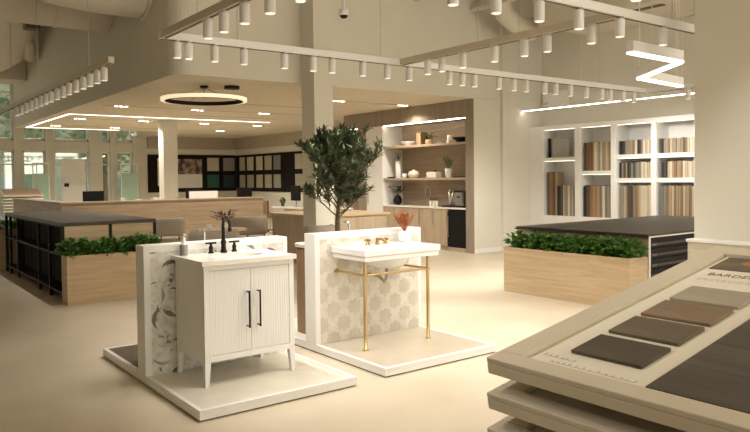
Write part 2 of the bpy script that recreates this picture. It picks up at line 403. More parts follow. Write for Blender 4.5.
T1 = [2.64,2.76,3.04,3.37,3.86,4.23,4.49,4.93,5.3,5.65,6.34,6.57,6.8,7.28,7.59,7.85,8.26,8.51,8.86,9.26,9.66,9.89,10.25,10.56]
spots([(x, 6.75) for x in T1], 'from the left on the long white track', 32)
spots([(2.5, y) for y in (5.68, 5.36, 4.98, 4.57, 4.14)], 'from the far end on the dark sided track', 38, (0, -.35, 0))
spots([(5.5, y) for y in (6.23, 5.98, 5.64, 5.16, 4.75, 4.46, 3.95)], 'from the far end on the shade-toned branch track', 31)
spots([(x, 3.62) for x in (3.44, 3.88, 4.37, 4.87, 5.45, 6.14)], 'from the left on the thick near track', 37, (.45, 0, 0))
spots([(2.5, y) for y in (8.75,9.05,9.37,9.7,10.06,10.44,10.78,11.15,11.54,11.88,12.24,12.61,13.01,13.43,13.88,14.25)], 'from the near end on the lone receding track', 13, (0, -.35, 0))
spots([(10.9, y) for y in (5.99, 5.0)], 'from the far end on the short return track', 26)
track('nearest track mostly above the view with one cylinder showing', (-.6, 2.8), (4.5, 2.8), 'white', ((.9, 2.8), (2.4, 2.8)))  # rail run on leftward, out of view, to carry added lamps
spots([(x, 2.8) for x in (-.3, .5, 1.3, 2.1, 2.9, 3.7, 4.41)], 'from the left on the nearest track of mostly added lamps', 29, (-.35, -.65, 0))  # only the last shows; the others are added to light rack and pillar

# zigzag pendant
t = thing('pendant_light', 'white zigzag linear pendant glowing along its underside near the right pillar', 'pendant', (7.4, 4.4, 2.7))
zig = [(5.93, 3.83), (6.88, 3.86), (7.62, 4.8), (8.78, 4.92)]
for i in range(3):
    p = Vector((*zig[i], 0)); q = Vector((*zig[i+1], 0)); d = (q-p).normalized(); n = Vector((-d.y, d.x, 0))*.035
    if i == 1: p = p+d*.03; q = q-d*.03
    o_ = [(p+n).to_2d(), (p-n).to_2d(), (q-n).to_2d(), (q+n).to_2d()]
    b = MB(); b.prism([tuple(v) for v in o_], 2.762, 2.865); bar = b.build('bar', M['white'], t)
    n2 = n*1.05; o_ = [(p+n2).to_2d(), (p-n2).to_2d(), (q-n2).to_2d(), (q+n2).to_2d()]
    b = MB(); b.prism([tuple(v) for v in o_], 2.74, 2.762); b.build('diffuser', M['led_white'], bar)
for x, y in ((6.1, 3.835), (6.32, 3.842), (6.84, 3.858), (7.62, 4.8), (8.65, 4.91)):
    b = MB(); b.cyl((x, y, 2.85), (x, y, ZC+.001), .004, n=6); b.build('cable', M['white'], t)

# ring lamp under the lowered ceiling
rx, ry, rz = 4.88, 11.29, 2.96; RR = .72
t = thing('pendant_light', 'ring shaped pendant with glowing rim and black inner face below the lowered ceiling', 'pendant', (rx, ry, rz))
def ring(r0, r1, z0, z1, mat, name, n=64):
    b = MB(); v = []; f = []
    for k_ in range(n):
        c, s_ = math.cos(2*PI*k_/n), math.sin(2*PI*k_/n)
        v += [(rx+r0*c, ry+r0*s_, z0), (rx+r1*c, ry+r1*s_, z0), (rx+r1*c, ry+r1*s_, z1), (rx+r0*c, ry+r0*s_, z1)]
    for k_ in range(n):
        a = 4*k_; e = 4*((k_+1) % n)
        for i in range(4): j = (i+1) % 4; f.append((a+i, e+i, e+j, a+j))
    b._add(v, f, 0, False); return b.build(name, mat, t)
ring(RR-.065, RR, rz-.028, rz+.028, M['ring_glow'], 'glowing_rim')
ring(RR-.078, RR-.064, rz-.034, rz+.034, M['black'], 'inner_band')
b = MB(); b.cyl((rx+.0, ry, rz+.02), (rx, ry, ZS-.003), .006, n=8)
for a in (0, PI/2, PI, 1.5*PI): b.tube([(rx+.64*math.cos(a), ry+.64*math.sin(a), rz+.02), (rx, ry, ZS-.04)], .003, n=5)
b.build('suspension', M['black'], t)
b = MB(); b.cyl((rx, ry, ZS-.04), (rx, ry, ZS-.004), .07, n=20); b.cyl((rx+.42, ry-.2, ZS-.05), (rx+.42, ry-.2, ZS-.004), .13, n=20); b.build('canopy', M['black'], t)

# downlights in the lowered ceiling
D0 = None
rows = [(12.0, (8.13, 9.85), 'nearest row'), (15.25, (4.7, 6.42, 8.13), 'second row'), (18.82, (4.75, 6.39, 8.12, 9.8), 'third row'), (21.5, (4.76, 6.42, 8.12, 9.83), 'fourth row')]
for Y, xs, rn in rows:
    for i, x in enumerate(xs):
        lab = 'recessed triple downlight in the lowered ceiling, %s from the left in the %s' % (ORD[i], rn)
        if D0 is None:
            D0 = thing('recessed_downlight', lab, 'downlight', (x, Y, ZS-.004), 'recessed downlights in the lowered ceiling')
            b = MB(); b.box(x-.15, x+.15, Y-.045, Y+.045, ZS-.014, ZS-.005); b.build('trim', M['ceil'], D0)
            for dx in (-.1, 0, .1):
                b = MB(); b.cyl((x+dx, Y, ZS-.02), (x+dx, Y, ZS-.0135), .034, n=14); b.build('lamp', M['led_down'], D0)
        else: copy_thing(D0, (x, Y, ZS-.004), lab)
        lamp('SPOT', 'down_lamp', (x, Y, ZS-.06), 108, (1, .91, .78), spot_size=2.5, spot_blend=.6, shadow_soft_size=.1)

# dome camera on a rod
cx_, cy_, cz_ = 4.58, 6.63, 3.47
t = thing('security_camera', 'white dome camera hanging from the ceiling on a thin rod', 'camera', (cx_, cy_, cz_-.06))
b = MB(); b.lathe([(.058, -.01), (.06, .0), (.06, .05), (.05, .062), (.012, .066)], (cx_, cy_, cz_), 24); b.build('housing', M['white'], t)
b = MB(); b.lathe([(.001, -.045), (.028, -.038), (.044, -.022), (.05, -.008)], (cx_, cy_, cz_), 24); b.build('dome_lens', M['black'], t)
b = MB(); b.cyl((cx_, cy_, cz_+.06), (cx_, cy_, ZC+.001), .014, n=10); b.build('rod', M['white'], t)
# ------------------------------------------------------------------ display platforms
def platform(X0, X1, Y0, Y1, wy0, wy1, label, back_mat, front_mat='travertine'):
    t = thing('display_platform', label, 'platform', ((X0+X1)/2, (Y0+Y1)/2, 0), 'white low display platforms')
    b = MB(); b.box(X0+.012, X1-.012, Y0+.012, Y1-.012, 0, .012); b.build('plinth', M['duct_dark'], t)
    b = MB(); b.box(X0, X1, Y0, Y1, .010, .040); b.build('lower_slab', M['white'], t, .003)
    r = .035
    b = MB(); b.box(X0, X1, Y0, Y1, .0425, .066)
    for a in ((X0, X1, Y0, Y0+r), (X0, X1, Y1-r, Y1), (X0, X0+r, Y0+r, Y1-r), (X1-r, X1, Y0+r, Y1-r)): b.box(*a, .066, .075)
    b.box(X0+.003, X1-.003, Y0+.003, Y1-.003, .038, .044)
    b.build('upper_tray', M['white'], t, .002)
    b = MB(); b.box(X0+r, X1-r, Y0+r, wy0, .066, .071); b.build('front_tile_floor', M[front_mat], t)
    b = MB(); b.box(X0+r, X1-r, wy1, Y1-r, .066, .071); b.build('rear_tile_floor', back_mat, t)
    # upright display wall fixed to the platform
    zt = 1.086; z0 = .0715; fr = .05
    w = MB(); w.box(X0, X1, wy0+.012, wy1-.012, z0, zt)
    for q0, q1 in ((wy0, wy0+.012), (wy1-.012, wy1)):
        w.box(X0, X1, q0, q1, zt-fr, zt); w.box(X0, X0+fr, q0, q1, z0, zt-fr); w.box(X1-fr+.01, X1, q0, q1, z0, zt-fr)
    wall = w.build('display_wall', M['white'], t)
    return t, (X0+fr, X1-fr+.01, z0, zt-fr)
P1, a1 = platform(1.80, 3.07, 4.33, 6.52, 5.37, 5.55, 'white platform with half wall of grey leaf mosaic carrying the white cabinet vanity', M['slate'])
b = MB(); b.box(a1[0], a1[1], 5.372, 5.383, a1[2], a1[3]); b.build('mosaic_panel', M['marble'], P1)
random.seed(14); b = MB(); px = []
tries = 0
while len(px) < 95 and tries < 4000:
    tries += 1
    r_ = random.choice((.02, .035, .06, .075, .09, .09)); x = random.uniform(a1[0]+.01, a1[1]-.01); z = random.uniform(a1[2]+.01, a1[3]-.01)
    if any((x-q[0])**2+(z-q[1])**2 < ((r_+q[2])*.68)**2 for q in px): continue
    px.append((x, z, r_)); a0 = random.uniform(0, 2*PI); sp = random.uniform(1.5, 2.7); th_ = r_*random.uniform(.32, .55); n = 9; o1 = []; o2 = []
    for i in range(n+1):
        a = a0+sp*(i/n-.5); w_ = th_*math.sin(PI*i/n)
        o1.append((x+r_*math.cos(a), z+r_*math.sin(a))); o2.append((x+(r_-w_)*math.cos(a), z+(r_-w_)*math.sin(a)))
    out = o1+o2[::-1]
    out = [(min(max(p, a1[0]), a1[1]), min(max(q, a1[2]), a1[3])) for p, q in out]
    if max(p for p, q in out)-min(p for p, q in out) < .01 or max(q for p, q in out)-min(q for p, q in out) < .01: continue
    m_ = random.choice((0, 0, 1))
    for i in range(n):
        q4 = [out[i], out[i+1], out[2*n-i], out[2*n+1-i]]
        b._add([(p, 5.3715, q) for p, q in q4], [(0, 1, 2, 3)], m_)
b.build('leaf_inlay', [plain('grey_inlay', (.20, .185, .155), .3, var=.2, scale=30), plain('taupe_inlay', (.36, .335, .29), .3, var=.2, scale=30)], P1)
P2, a2 = platform(3.37, 4.64, 4.36, 6.55, 5.39, 5.57, 'white platform with half wall of beige star tiles carrying the brass legged basin', M['travertine'], 'tan_floor')
b = MB(); b.box(a2[0], a2[1], 5.392, 5.403, a2[2], a2[3]); b.build('stone_panel', M['star_bg'], P2)
b = MB(); x0, x1, z0, z1 = a2
row = 0; z = z0+.03
def star_pts(cx, cz, r):
    p = []
    for i in range(16):
        a = PI/8*i; rr = r if i % 2 == 0 else r*.78
        p.append((min(max(cx+rr*math.cos(a), x0), x1), min(max(cz+rr*math.sin(a), z0), z1)))
    return p
while z < z1+.05:
    x = x0+(.02 if row % 2 else .145)
    while x < x1+.06:
        p = star_pts(x, z, .081)
        xs = [q[0] for q in p]; zs = [q[1] for q in p]
        if max(xs)-min(xs) > .02 and max(zs)-min(zs) > .02:
            v = [(q[0], 5.3895, q[1]) for q in p]+[(q[0], 5.393, q[1]) for q in p]; n = len(p)
            b._add(v, [tuple(range(n))]+[(i, n+i, n+(i+1) % n, (i+1) % n) for i in range(n)], 0)
        x += .245
    z += .138; row += 1
b.build('star_tiles', M['star'], P2)

# ------------------------------------------------------------------ white vanity on the first platform
ZP = .0712
V = thing('bathroom_vanity', 'white fluted two door vanity cabinet with quartz top on the mosaic platform', 'vanity', (2.43, 5.05, ZP))
b = MB(); b.box(2.045, 2.80, 4.815, 5.355, .25, .30); b.box(2.045, 2.065, 4.815, 5.355, .30, .965); b.box(2.78, 2.80, 4.815, 5.355, .30, .965)
b.box(2.065, 2.78, 5.335, 5.355, .30, .80)
for a in ((2.045, 2.087, .25, .965), (2.758, 2.80, .25, .965)): b.box(a[0], a[1], 4.80, 4.822, a[2], a[3])
b.box(2.087, 2.758, 4.80, 4.822, .25, .295); b.box(2.087, 2.758, 4.80, 4.822, .925, .965)
b.build('cabinet_body', M['white'], V, .002)
for sx, (d0, d1) in enumerate(((2.089, 2.422), (2.425, 2.757))):
    b = MB(); b.box(d0, d1, 4.806, 4.824, .298, .922)
    n = 16; w = (d1-d0)/n
    for i in range(n): b.prism([(d0+w*i+.001, 4.8065), (d0+w*(i+.12), 4.8045), (d0+w*(i+.5), 4.8040), (d0+w*(i+.88), 4.8045), (d0+w*(i+1)-.001, 4.8065)], .300, .920)
    d = b.build('door', M['white'], V)
    hx = 2.388 if sx == 0 else 2.478
    b = MB(); b.cyl((hx, 4.755, .475), (hx, 4.755, .755), .007, n=10)
    for hz in (.485, .745): b.cyl((hx, 4.755, hz), (hx, 4.80, hz), .006, n=8)
    hd = b.build('handle', M['bronze'], d); hd['label'] = 'dark bronze bar handle'
for x, y in ((2.045, 4.80), (2.80, 4.80), (2.045, 5.355), (2.80, 5.355)):
    sx = 1 if x < 2.4 else -1; sy = 1 if y < 5 else -1
    b = MB(); q = .046; r = .03
    top = [(x, y), (x+sx*q, y), (x+sx*q, y+sy*q), (x, y+sy*q)]; bot = [(x, y), (x+sx*r, y), (x+sx*r, y+sy*r), (x, y+sy*r)]
    v = [(*p, ZP) for p in bot]+[(*p, .2505) for p in top]
    f = [(0,1,2,3), (4,5,6,7)]+[(i, (i+1) % 4, 4+(i+1) % 4, 4+i) for i in range(4)]
    b._add(v, f); b.build('leg', M['white'], V)
# counter with an oval sink hole
cx0, cx1, cy0, cy1 = 2.02, 2.808, 4.765, 5.368; sxc, syc, ra, rb = 2.43, 5.05, .225, .15
b = MB(); n = 40
ov = [(sxc+ra*math.cos(2*PI*i/n), syc+rb*math.sin(2*PI*i/n)) for i in range(n)]
def on_rect(i):
    a = 2*PI*i/n; c, s_ = math.cos(a), math.sin(a)
    k_ = min(((cx1-sxc) if c > 0 else (sxc-cx0))/max(abs(c), 1e-6), ((cy1-syc) if s_ > 0 else (syc-cy0))/max(abs(s_), 1e-6))
    return (sxc+c*k_, syc+s_*k_)
ou = [on_rect(i) for i in range(n)]
for cxx, cyy in ((cx0, cy0), (cx1, cy0), (cx1, cy1), (cx0, cy1)):
    j = min(range(n), key=lambda i: (ou[i][0]-cxx)**2+(ou[i][1]-cyy)**2); ou[j] = (cxx, cyy)
v = [(*p, 1.0) for p in ov]+[(*p, 1.0) for p in ou]+[(*p, .966) for p in ov]+[(*p, .966) for p in ou]
f = []
for i in range(n):
    j = (i+1) % n
    f += [(i, n+i, n+j, j), (2*n+j, 3*n+j, 3*n+i, 2*n+i), (n+i, 3*n+i, 3*n+j, n+j), (2*n+i, i, j, 2*n+j)]
b._add(v, f); b.build('countertop', M['quartz'], V)
b = MB(); v = []; f = []
prof = [(1.0, .966), (.97, .90), (.8, .85), (.4, .835), (.06, .832)]
for s_, z in prof: v += [(sxc+(p[0]-sxc)*s_, syc+(p[1]-syc)*s_, z) for p in ov]
for k_ in range(len(prof)-1):
    for i in range(n): j = (i+1) % n; f.append((k_*n+i, k_*n+j, (k_+1)*n+j, (k_+1)*n+i))
b._add(v, f, 0, True); b.build('sink_bowl', M['porcelain'], V)
# dark faucet set
F = thing('faucet', 'dark bronze widespread gooseneck faucet on the white vanity counter', 'faucet', (2.43, 5.29, 1.0))
b = MB(); b.lathe([(.03, 0), (.03, .008), (.022, .02), (.019, .06), (.023, .09), (.015, .11), (.0135, .2)], (2.43, 5.29, 1.0), 16)
arc = [(2.43, 5.29, 1.18), (2.43, 5.29, 1.225)]+[(2.43, 5.29-.06*(1-math.cos(a)), 1.235+.058*math.sin(a)) for a in [PI*i/9 for i in range(10)]]+[(2.43, 5.168, 1.205)]
b.tube(arc, .0115, n=10); b.cyl((2.43, 5.168, 1.205), (2.43, 5.166, 1.178), .017, .015); b.build('spout', M['bronze'], F)
for x in (2.325, 2.53):
    b = MB(); b.lathe([(.024, 0), (.024, .008), (.016, .018), (.019, .05), (.011, .06), (.011, .08)], (x, 5.3, 1.0), 14)
    b.cyl((x-.045, 5.3, 1.083), (x+.045, 5.3, 1.083), .0085, n=10); b.build('handle', M['bronze'], F)
t = thing('soap_bottle', 'smoky glass bottle with white pump at the left rear corner of vanity counter', 'bottle', (2.10, 5.31, 1.0))
b = MB(); b.lathe([(.03, 0), (.032, .004), (.032, .075), (.026, .085)], (2.10, 5.31, 1.0), 18); b.build('bottle_body', M['grey_glass'], t)
b = MB(); b.lathe([(.026, .085), (.018, .1), (.014, .115), (.014, .14), (.006, .145), (.006, .16)], (2.10, 5.31, 1.0), 14); b.box(2.092, 2.108, 5.27, 5.318, 1.158, 1.17); b.build('pump', M['white'], t)

# ------------------------------------------------------------------ basin on brass legs
B = thing('console_basin', 'rectangular white porcelain basin on slim brass console legs', 'basin', (3.98, 5.1, ZP))
X0, X1, Y0, Y1 = 3.545, 4.425, 4.855, 5.388
b = MB()
v = []; f = []
def rect(x0, x1, y0, y1, z): return [(x0, y0, z), (x1, y0, z), (x1, y1, z), (x0, y1, z)]
R_ = [rect(X0+.03, X1-.03, Y0+.03, Y1, .858), rect(X0+.012, X1-.012, Y0+.012, Y1, .866), rect(X0+.012, X1-.012, Y0+.012, Y1, .90), rect(X0, X1, Y0, Y1, .912), rect(X0, X1, Y0, Y1, .962),
      rect(X0+.006, X1-.006, Y0+.006, Y1-.003, .966), rect(X0+.2, X1-.2, Y0+.06, Y1-.2, .966), rect(X0+.21, X1-.21, Y0+.075, Y1-.21, .93), rect(X0+.26, X1-.26, Y0+.12, Y1-.26, .865)]
for q in R_: v += q
for k_ in range(len(R_)-1):
    for i in range(4): j = (i+1) % 4; f.append((4*k_+i, 4*k_+j, 4*k_+4+j, 4*k_+4+i))
f += [(3, 2, 1, 0), tuple(4*(len(R_)-1)+i for i in range(4))]
b._add(v, f); b.build('basin_slab', M['porcelain'], B, .004)
b = MB(); b.lathe([(.03, .755), (.12, .765), (.19, .80), (.215, .86)], (3.98, 5.11, 0), 24); b.build('underbowl', M['porcelain'], B)
for x in (3.605, 4.34):
    b = MB(); b.lathe([(.026, 0), (.026, .01), (.016, .014), (.0155, .66), (.021, .665), (.021, .675), (.0155, .68), (.0155, .786)], (x, 4.945, ZP), 14)
    b.build('leg', M['brass'], B)
    b = MB(); b.cyl((x, 4.945, .735), (x, 5.389, .735), .0115, n=12); b.cyl((x, 5.372, .735), (x, 5.389, .735), .026, n=16); b.build('side_rail', M['brass'], B)
    b = MB(); b.ball((x, 4.945, .735), .022); b.build('joint', M['brass'], B)
b = MB(); b.cyl((3.605, 4.945, .735), (4.34, 4.945, .735), .0115, n=12); b.build('front_rail', M['brass'], B)
b = MB(); b.cyl((3.98, 5.11, .76), (3.98, 5.11, .66), .02); b.tube([(3.98, 5.11, .67), (3.98, 5.15, .62), (3.98, 5.22, .66), (3.98, 5.389, .67)], .015); b.build('drain_trap', M['steel'], B)
F2 = thing('faucet', 'brass widespread faucet with cross handles on the porcelain basin', 'faucet', (3.98, 5.25, .966))
b = MB(); b.lathe([(.026, 0), (.026, .008), (.016, .02), (.014, .04)], (3.98, 5.25, .966), 14); b.tube([(3.98, 5.25, .99), (3.98, 5.24, 1.015), (3.98, 5.19, 1.022), (3.98, 5.14, 1.008), (3.98, 5.125, .99)], .011); b.ball((3.98, 5.25, 1.015), .017); b.build('spout', M['antique'], F2)
for x in (3.875, 4.085):
    b = MB(); b.lathe([(.026, 0), (.026, .008), (.016, .018), (.014, .03), (.01, .04)], (x, 5.26, .966), 14)
    b.cyl((x-.035, 5.26, 1.01), (x+.035, 5.26, 1.01), .008); b.cyl((x, 5.225, 1.01), (x, 5.295, 1.01), .008); b.ball((x, 5.26, 1.012), .015)
    b.build('handle', M['antique'], F2)
t = tag(MB().box(3.70, 3.80, 5.25, 5.32, .9665, 1.0).build('soap_box', M['white'], None, .006), 'small cream box beside the brass faucet on the basin', 'box')
t = thing('vase', 'round white vase holding rust dried leaves on the basin corner', 'vase', (4.33, 5.27, .9665))
b = MB(); b.lathe([(.04, 0), (.056, .012), (.066, .045), (.062, .085), (.045, .105), (.03, .108), (.03, .098)], (4.33, 5.27, .9665), 22); b.build('vase_body', M['porcelain'], t)
b = MB(); random.seed(5)
for i in range(26):
    a = random.uniform(0, 2*PI); s_ = random.uniform(.02, .12); h = random.uniform(.12, .19)
    p0 = Vector((4.33, 5.27, 1.065)); p1 = Vector((4.33+s_*math.cos(a), 5.27+s_*.7*math.sin(a), 1.075+h))
    b.tube([p0, (p0+p1)/2+Vector((0, 0, -.01)), p1], .0025, n=4)
    for k_ in range(9):
        q = p0.lerp(p1, .45+.065*k_); d = (p1-p0).normalized()+Vector((random.uniform(-.8, .8), random.uniform(-.8, .8), random.uniform(-.2, .5)))
        b.leaf(q, d, (0, 0, 1), .032, .016)
b.build('dried_leaves', M['rust'], t)

# vanities on the back of the two half walls
def rounded(x0, x1, y0, y1, r, n=6):
    p = []
    for cx_, cy_, a0 in ((x1-r, y0+r, -PI/2), (x1-r, y1-r, 0)): p += [(cx_+r*math.cos(a0+PI/2*i/n), cy_+r*math.sin(a0+PI/2*i/n)) for i in range(n+1)]
    for cx_, cy_, a0 in ((x0+r, y1-r, PI/2), (x0+r, y0+r, PI)): p += [(cx_+r*math.cos(a0+PI/2*i/n), cy_+r*math.sin(a0+PI/2*i/n)) for i in range(n+1)]
    return p
def back_vanity(x0, x1, y0, lab, tl):
    t = thing('bathroom_vanity', lab, 'vanity', ((x0+x1)/2, y0+.27, ZP))
    b = MB(); b.prism(rounded(x0, x1, y0+.002, y0+.54, .16), ZP, .92, 0, True); b.build('cabinet_body', M['walnut'], t)
    b = MB(); b.prism(rounded(x0-.012, x1+.012, y0+.001, y0+.552, .165), .92, .95, 0, True); b.build('countertop', M['tan_tray'], t)
    f_ = thing('faucet', tl, 'faucet', ((x0+x1)/2, y0+.1, .95))
    xm = x0+.42
    b = MB(); b.lathe([(.02, 0), (.02, .01), (.011, .02), (.011, .2)], (xm, y0+.1, .95), 12); b.tube([(xm, y0+.1, 1.14), (xm, y0+.13, 1.16), (xm, y0+.2, 1.15)], .01); b.build('spout', M['chrome'], f_)
    b = MB(); b.lathe([(.018, 0), (.018, .01), (.01, .02), (.01, .05)], (xm-.1, y0+.1, .95), 12); b.build('handle', M['chrome'], f_)
back_vanity(3.53, 4.45, 5.57, 'round cornered brown wood vanity behind the star tile wall', 'slim chrome faucet rising behind the star tile wall')
back_vanity(2.0, 2.9, 5.55, 'brown wood vanity hidden behind the leaf mosaic wall', 'small chrome faucet showing over the leaf mosaic wall')
# ------------------------------------------------------------------ planters
def planter(X0, X1, Y0, Y1, H, lab, cat='planter'):
    t = thing('planter_box', lab, cat, ((X0+X1)/2, (Y0+Y1)/2, 0), 'pale oak planter boxes')
    w = .03
    for n_, a in (('front_panel', (X0, X1, Y0, Y0+w)), ('back_panel', (X0, X1, Y1-w, Y1)), ('end_panel', (X0, X0+w, Y0+w, Y1-w)), ('end_panel', (X1-w, X1, Y0+w, Y1-w))):
        b = MB(); b.box(*a, 0, H); b.build(n_, M['oak'], t, .002)
    b = MB(); b.box(X0+w, X1-w, Y0+w, Y1-w, 0, H-.05); b.build('soil', M['soil'], t)
    return t
def bush(x, y, z, rx, ry, h, lab, grp, seed, n=150, L=.085, W=.068):
    random.seed(seed)
    t = thing('leafy_plant', lab, 'plant', (x, y, z), grp)
    st = MB(); lf = MB()
    for i in range(9):
        a = random.uniform(0, 2*PI); q = random.random()**.5
        tip = Vector((x+rx*.8*q*math.cos(a), y+ry*.8*q*math.sin(a), z+h*random.uniform(.5, .8)))
        st.tube([(x+random.uniform(-.03, .03), y+random.uniform(-.03, .03), z), tuple(tip)], .004, n=5)
    for i in range(n):
        a = random.uniform(0, 2*PI); q = random.random()**.5
        p = Vector((x+rx*q*math.cos(a), y+ry*q*math.sin(a), z+h*(.15+.8*random.random()*(1.05-.45*q*q))))
        d = Vector((math.cos(a)*random.uniform(.2, 1), math.sin(a)*random.uniform(.2, 1), random.uniform(-.25, .7)))
        lf.leaf(p, d, (random.uniform(-.3, .3), random.uniform(-.3, .3), 1), L*random.uniform(.7, 1.3), W*random.uniform(.8, 1.2))
    st.build('stems', M['bark'], t); lf.build('leaves', M['leaf'], t)
planter(2.19, 3.42, 9.46, 9.745, .635, 'pale oak planter in front of the black framed display unit')
for i in range(6):
    bush(2.27+.205*i, 9.6, .585, .125, .125, .25, 'green leafy plant, %s from the left in planter before the black framed unit' % ORD[i], 'plants in the left planter', 20+i)
planter(7.24, 7.62, 4.69, 6.645, .615, 'long pale oak planter in front of the stacked black drawers')
for i in range(9):
    bush(7.43, 6.53-.215*i, .565, .155, .135, .25, 'green leafy plant, %s from the far end in the long oak planter' % ORD[i], 'plants in the right planter', 40+i)
planter(2.1, 3.4, 13.95, 14.3, .75, 'pale oak planter peeking out behind the far end of black framed unit')
for i in range(2):
    bush(2.2+.3*i, 14.12, .70, .2, .17, .22, 'green leafy plant, %s one behind far end of the black framed unit' % ORD[i], 'plants in the rear planter', 60+i)

# ------------------------------------------------------------------ black framed display unit on the left
U = thing('display_unit', 'long low black framed display unit with dark plank top and oak end panels', 'display unit', (2.83, 11.8, 0))
uX0, uX1, uY0, uY1, uZ = 2.2, 3.46, 9.76, 13.9, 1.05
b = MB(); b.box(uX0, uX1, uY0, uY1, uZ-.045, uZ); b.build('top', M['dark_plank'], U, .003)
b = MB()
for z0 in (.02, .52): b.box(uX0+.02, uX1-.02, uY0+.04, uY1-.04, z0+.08, z0+.105)
b.build('shelf', M['black'], U)
ys = [9.76, 10.49, 11.2, 12.8, 13.46, 13.86]
for y in ys:
    for x in (uX0, uX1-.04):
        b = MB(); b.box(x, x+.04, y, y+.04, 0, uZ-.045); b.build('post', M['black'], U)
for x in (uX0+.006, uX1-.034):
    for z in (.10, .60, .985):
        b = MB(); b.box(x, x+.028, uY0+.04, uY1-.04, z, z+.03); b.build('rail', M['black'], U)
b = MB(); b.box(uX0+.6, uX0+.63, uY0+.04, uY1-.04, .12, uZ-.05); b.build('divider', M['black_board'], U)
for i, (y0, y1) in enumerate(zip(ys[:-1], ys[1:])):
    b = MB()
    for z in (.13, .63):
        b.box(uX0+.22, uX0+.25, y0+.045, y1-.005, z, z+.36)
    b.build('sample_insert', M['black_board'], U)
for x0, x1 in ((uX0+.04, uX0+.61), (uX0+.65, uX1-.04)):
    b = MB(); b.box(x0, x1, uY0+.012, uY0+.035, .05, uZ-.05); b.build('end_panel', M['oak'], U)
b = MB(); b.box(uX0+.61, uX0+.65, uY0, uY0+.04, 0, uZ-.045); b.build('post', M['black'], U)

# ------------------------------------------------------------------ drawer cabinet on the right
C1 = thing('drawer_cabinet', 'long white cabinet of black pull-out sample trays under a dark plank top', 'cabinet', (9.4, 5.7, 0))
kX0, kX1, kY0, kY1, kZ = 7.63, 11.35, 4.69, 6.74, .865
b = MB(); b.box(kX0, kX0+.03, kY0, kY1, 0, kZ-.03); b.build('end_panel', M['greige_wood'], C1)
b = MB(); b.box(kX1-.03, kX1, kY0, kY1, 0, kZ-.03); b.box(kX0+.03, kX1-.03, kY1-.03, kY1, 0, kZ-.03); b.box(kX0+.03, kX1-.03, kY0+.5, kY1-.03, 0, .1)
b.box(kX0+.03, kX1-.03, kY0+.02, kY0+.5, 0, .06)
b.build('carcass', M['greige_wood'], C1)
b = MB(); b.box(kX0-.0, kX0+.032, kY0-.014, kY0, 0, kZ-.03); b.box(kX0, kX1, kY0-.014, kY0+.01, kZ-.03, kZ-.012); b.build('edge_trim', M['white'], C1)
b = MB()
for i in range(10): b.box(kX0-.02, kX1+.01, kY0-.016+.2075*i, kY0-.016+.2075*i+.204, kZ-.012, kZ+.012)
b.box(kX0-.019, kX1, kY0-.01, kY1+.04, kZ-.03, kZ-.013)
b.build('top', M['dark_plank'], C1)
for col, (x0, x1) in enumerate(((kX0+.035, 8.86), (8.89, 10.1), (10.13, kX1-.035))):
    for i in range(6):
        z0 = .075+.126*i
        b = MB(); b.box(x0, x1, kY0+.006, kY0+.48, z0, z0+.118); d = b.build('drawer', M['black'], C1)
        b = MB(); b.box(x0+.01, x1, kY0-.01, kY0+.006, z0+.03, z0+.06); b.build('front_lip', M['dark_plank'], d)
        b = MB(); b.box(x0+.02, x0+.12, kY0-.02, kY0-.012, z0+.03, z0+.06); b.build('label_pull', M['bronze_light'], d)
# ledge cabinet at the right pillar
t = thing('drawer_cabinet', 'low greige display cabinet with a pale top against the right pillar', 'cabinet', (5.98, 2.7, 0))
b = MB(); b.box(5.9, 6.028, 2.2, 3.245, 0, 1.0); b.build('carcass', M['tan_tray'], t)
b = MB(); b.box(5.885, 6.028, 2.19, 3.255, 1.0, 1.025); b.build('top', M['white'], t, .003)
for y0, y1 in ((2.21, 2.7), (2.72, 3.21)):
    b = MB(); b.box(5.882, 5.9, y0, y1, .1, .93); d = b.build('drawer', M['tan_tray'], t, .003)
    b = MB(); b.box(5.87, 5.882, (y0+y1)/2-.06, (y0+y1)/2+.06, .85, .865); b.build('handle', M['steel'], d)

# ------------------------------------------------------------------ foreground rack of tilted sample trays
O = Vector((1.81, 1.75, .95)); an = math.radians(10)
def RT(dz=0.): return lambda u, w, n: (O.x+w*math.cos(an)-n*math.sin(an), O.y-u, O.z+dz+w*math.sin(an)+n*math.cos(an))
K = thing('display_rack', 'greige rack of stacked tilted sample trays in front at the lower corner', 'rack', (2.6, 1.1, 0))
UW, WW = 1.30, 1.655
def RP(): return lambda u, w, n: RT()(u, w, n-.014)
for i in range(5):
    T = RT(-.128*i)
    b = MB(T)
    b.box(0, UW, 0, WW, -.062, -.02)
    for a in ((0, UW, 0, .078), (0, UW, WW-.115, WW), (0, .105, .078, WW-.115), (UW-.105, UW, .078, WW-.115)): b.box(*a, -.02, 0)
    o_ = b.build('tray', M['tan_tray'], K, .004)
    b = MB(T); b.box(.105, UW-.105, .078, WW-.115, -.0195, -.018); b.build('board', M['paper'] if i == 0 else M['tan_tray'], o_)
    if i:
        b = MB(T); b.box(.35, UW-.2, .3, WW-.2, -.018, -.006); b.build('plank_panel', M['dark_floor'], o_)
    for u in (.02, UW-.02):
        for w in (.25, 1.3):
            b = MB(T); b.box(u-.012 if u < .5 else u-.004, u+.02 if u < .5 else u+.012, w, w+.06, -.13, -.05); b.build('spacer', M['duct_dark'], o_)
    for u in (.16,):
        b = MB(T); b.box(u, u+.03, .03, .06, -.077, -.055); b.build('catch', M['black'], o_)
top = [c for c in K.children if c.name.startswith('tray')][0]
b = MB(RP())
for i in range(5): b.box(.565, UW-.11, .102+.206*i, .102+.206*i+.2045, -.004, .003)
pp = b.build('plank_panel', M['dark_floor'], top); pp['label'] = 'dark brown plank floor panel'
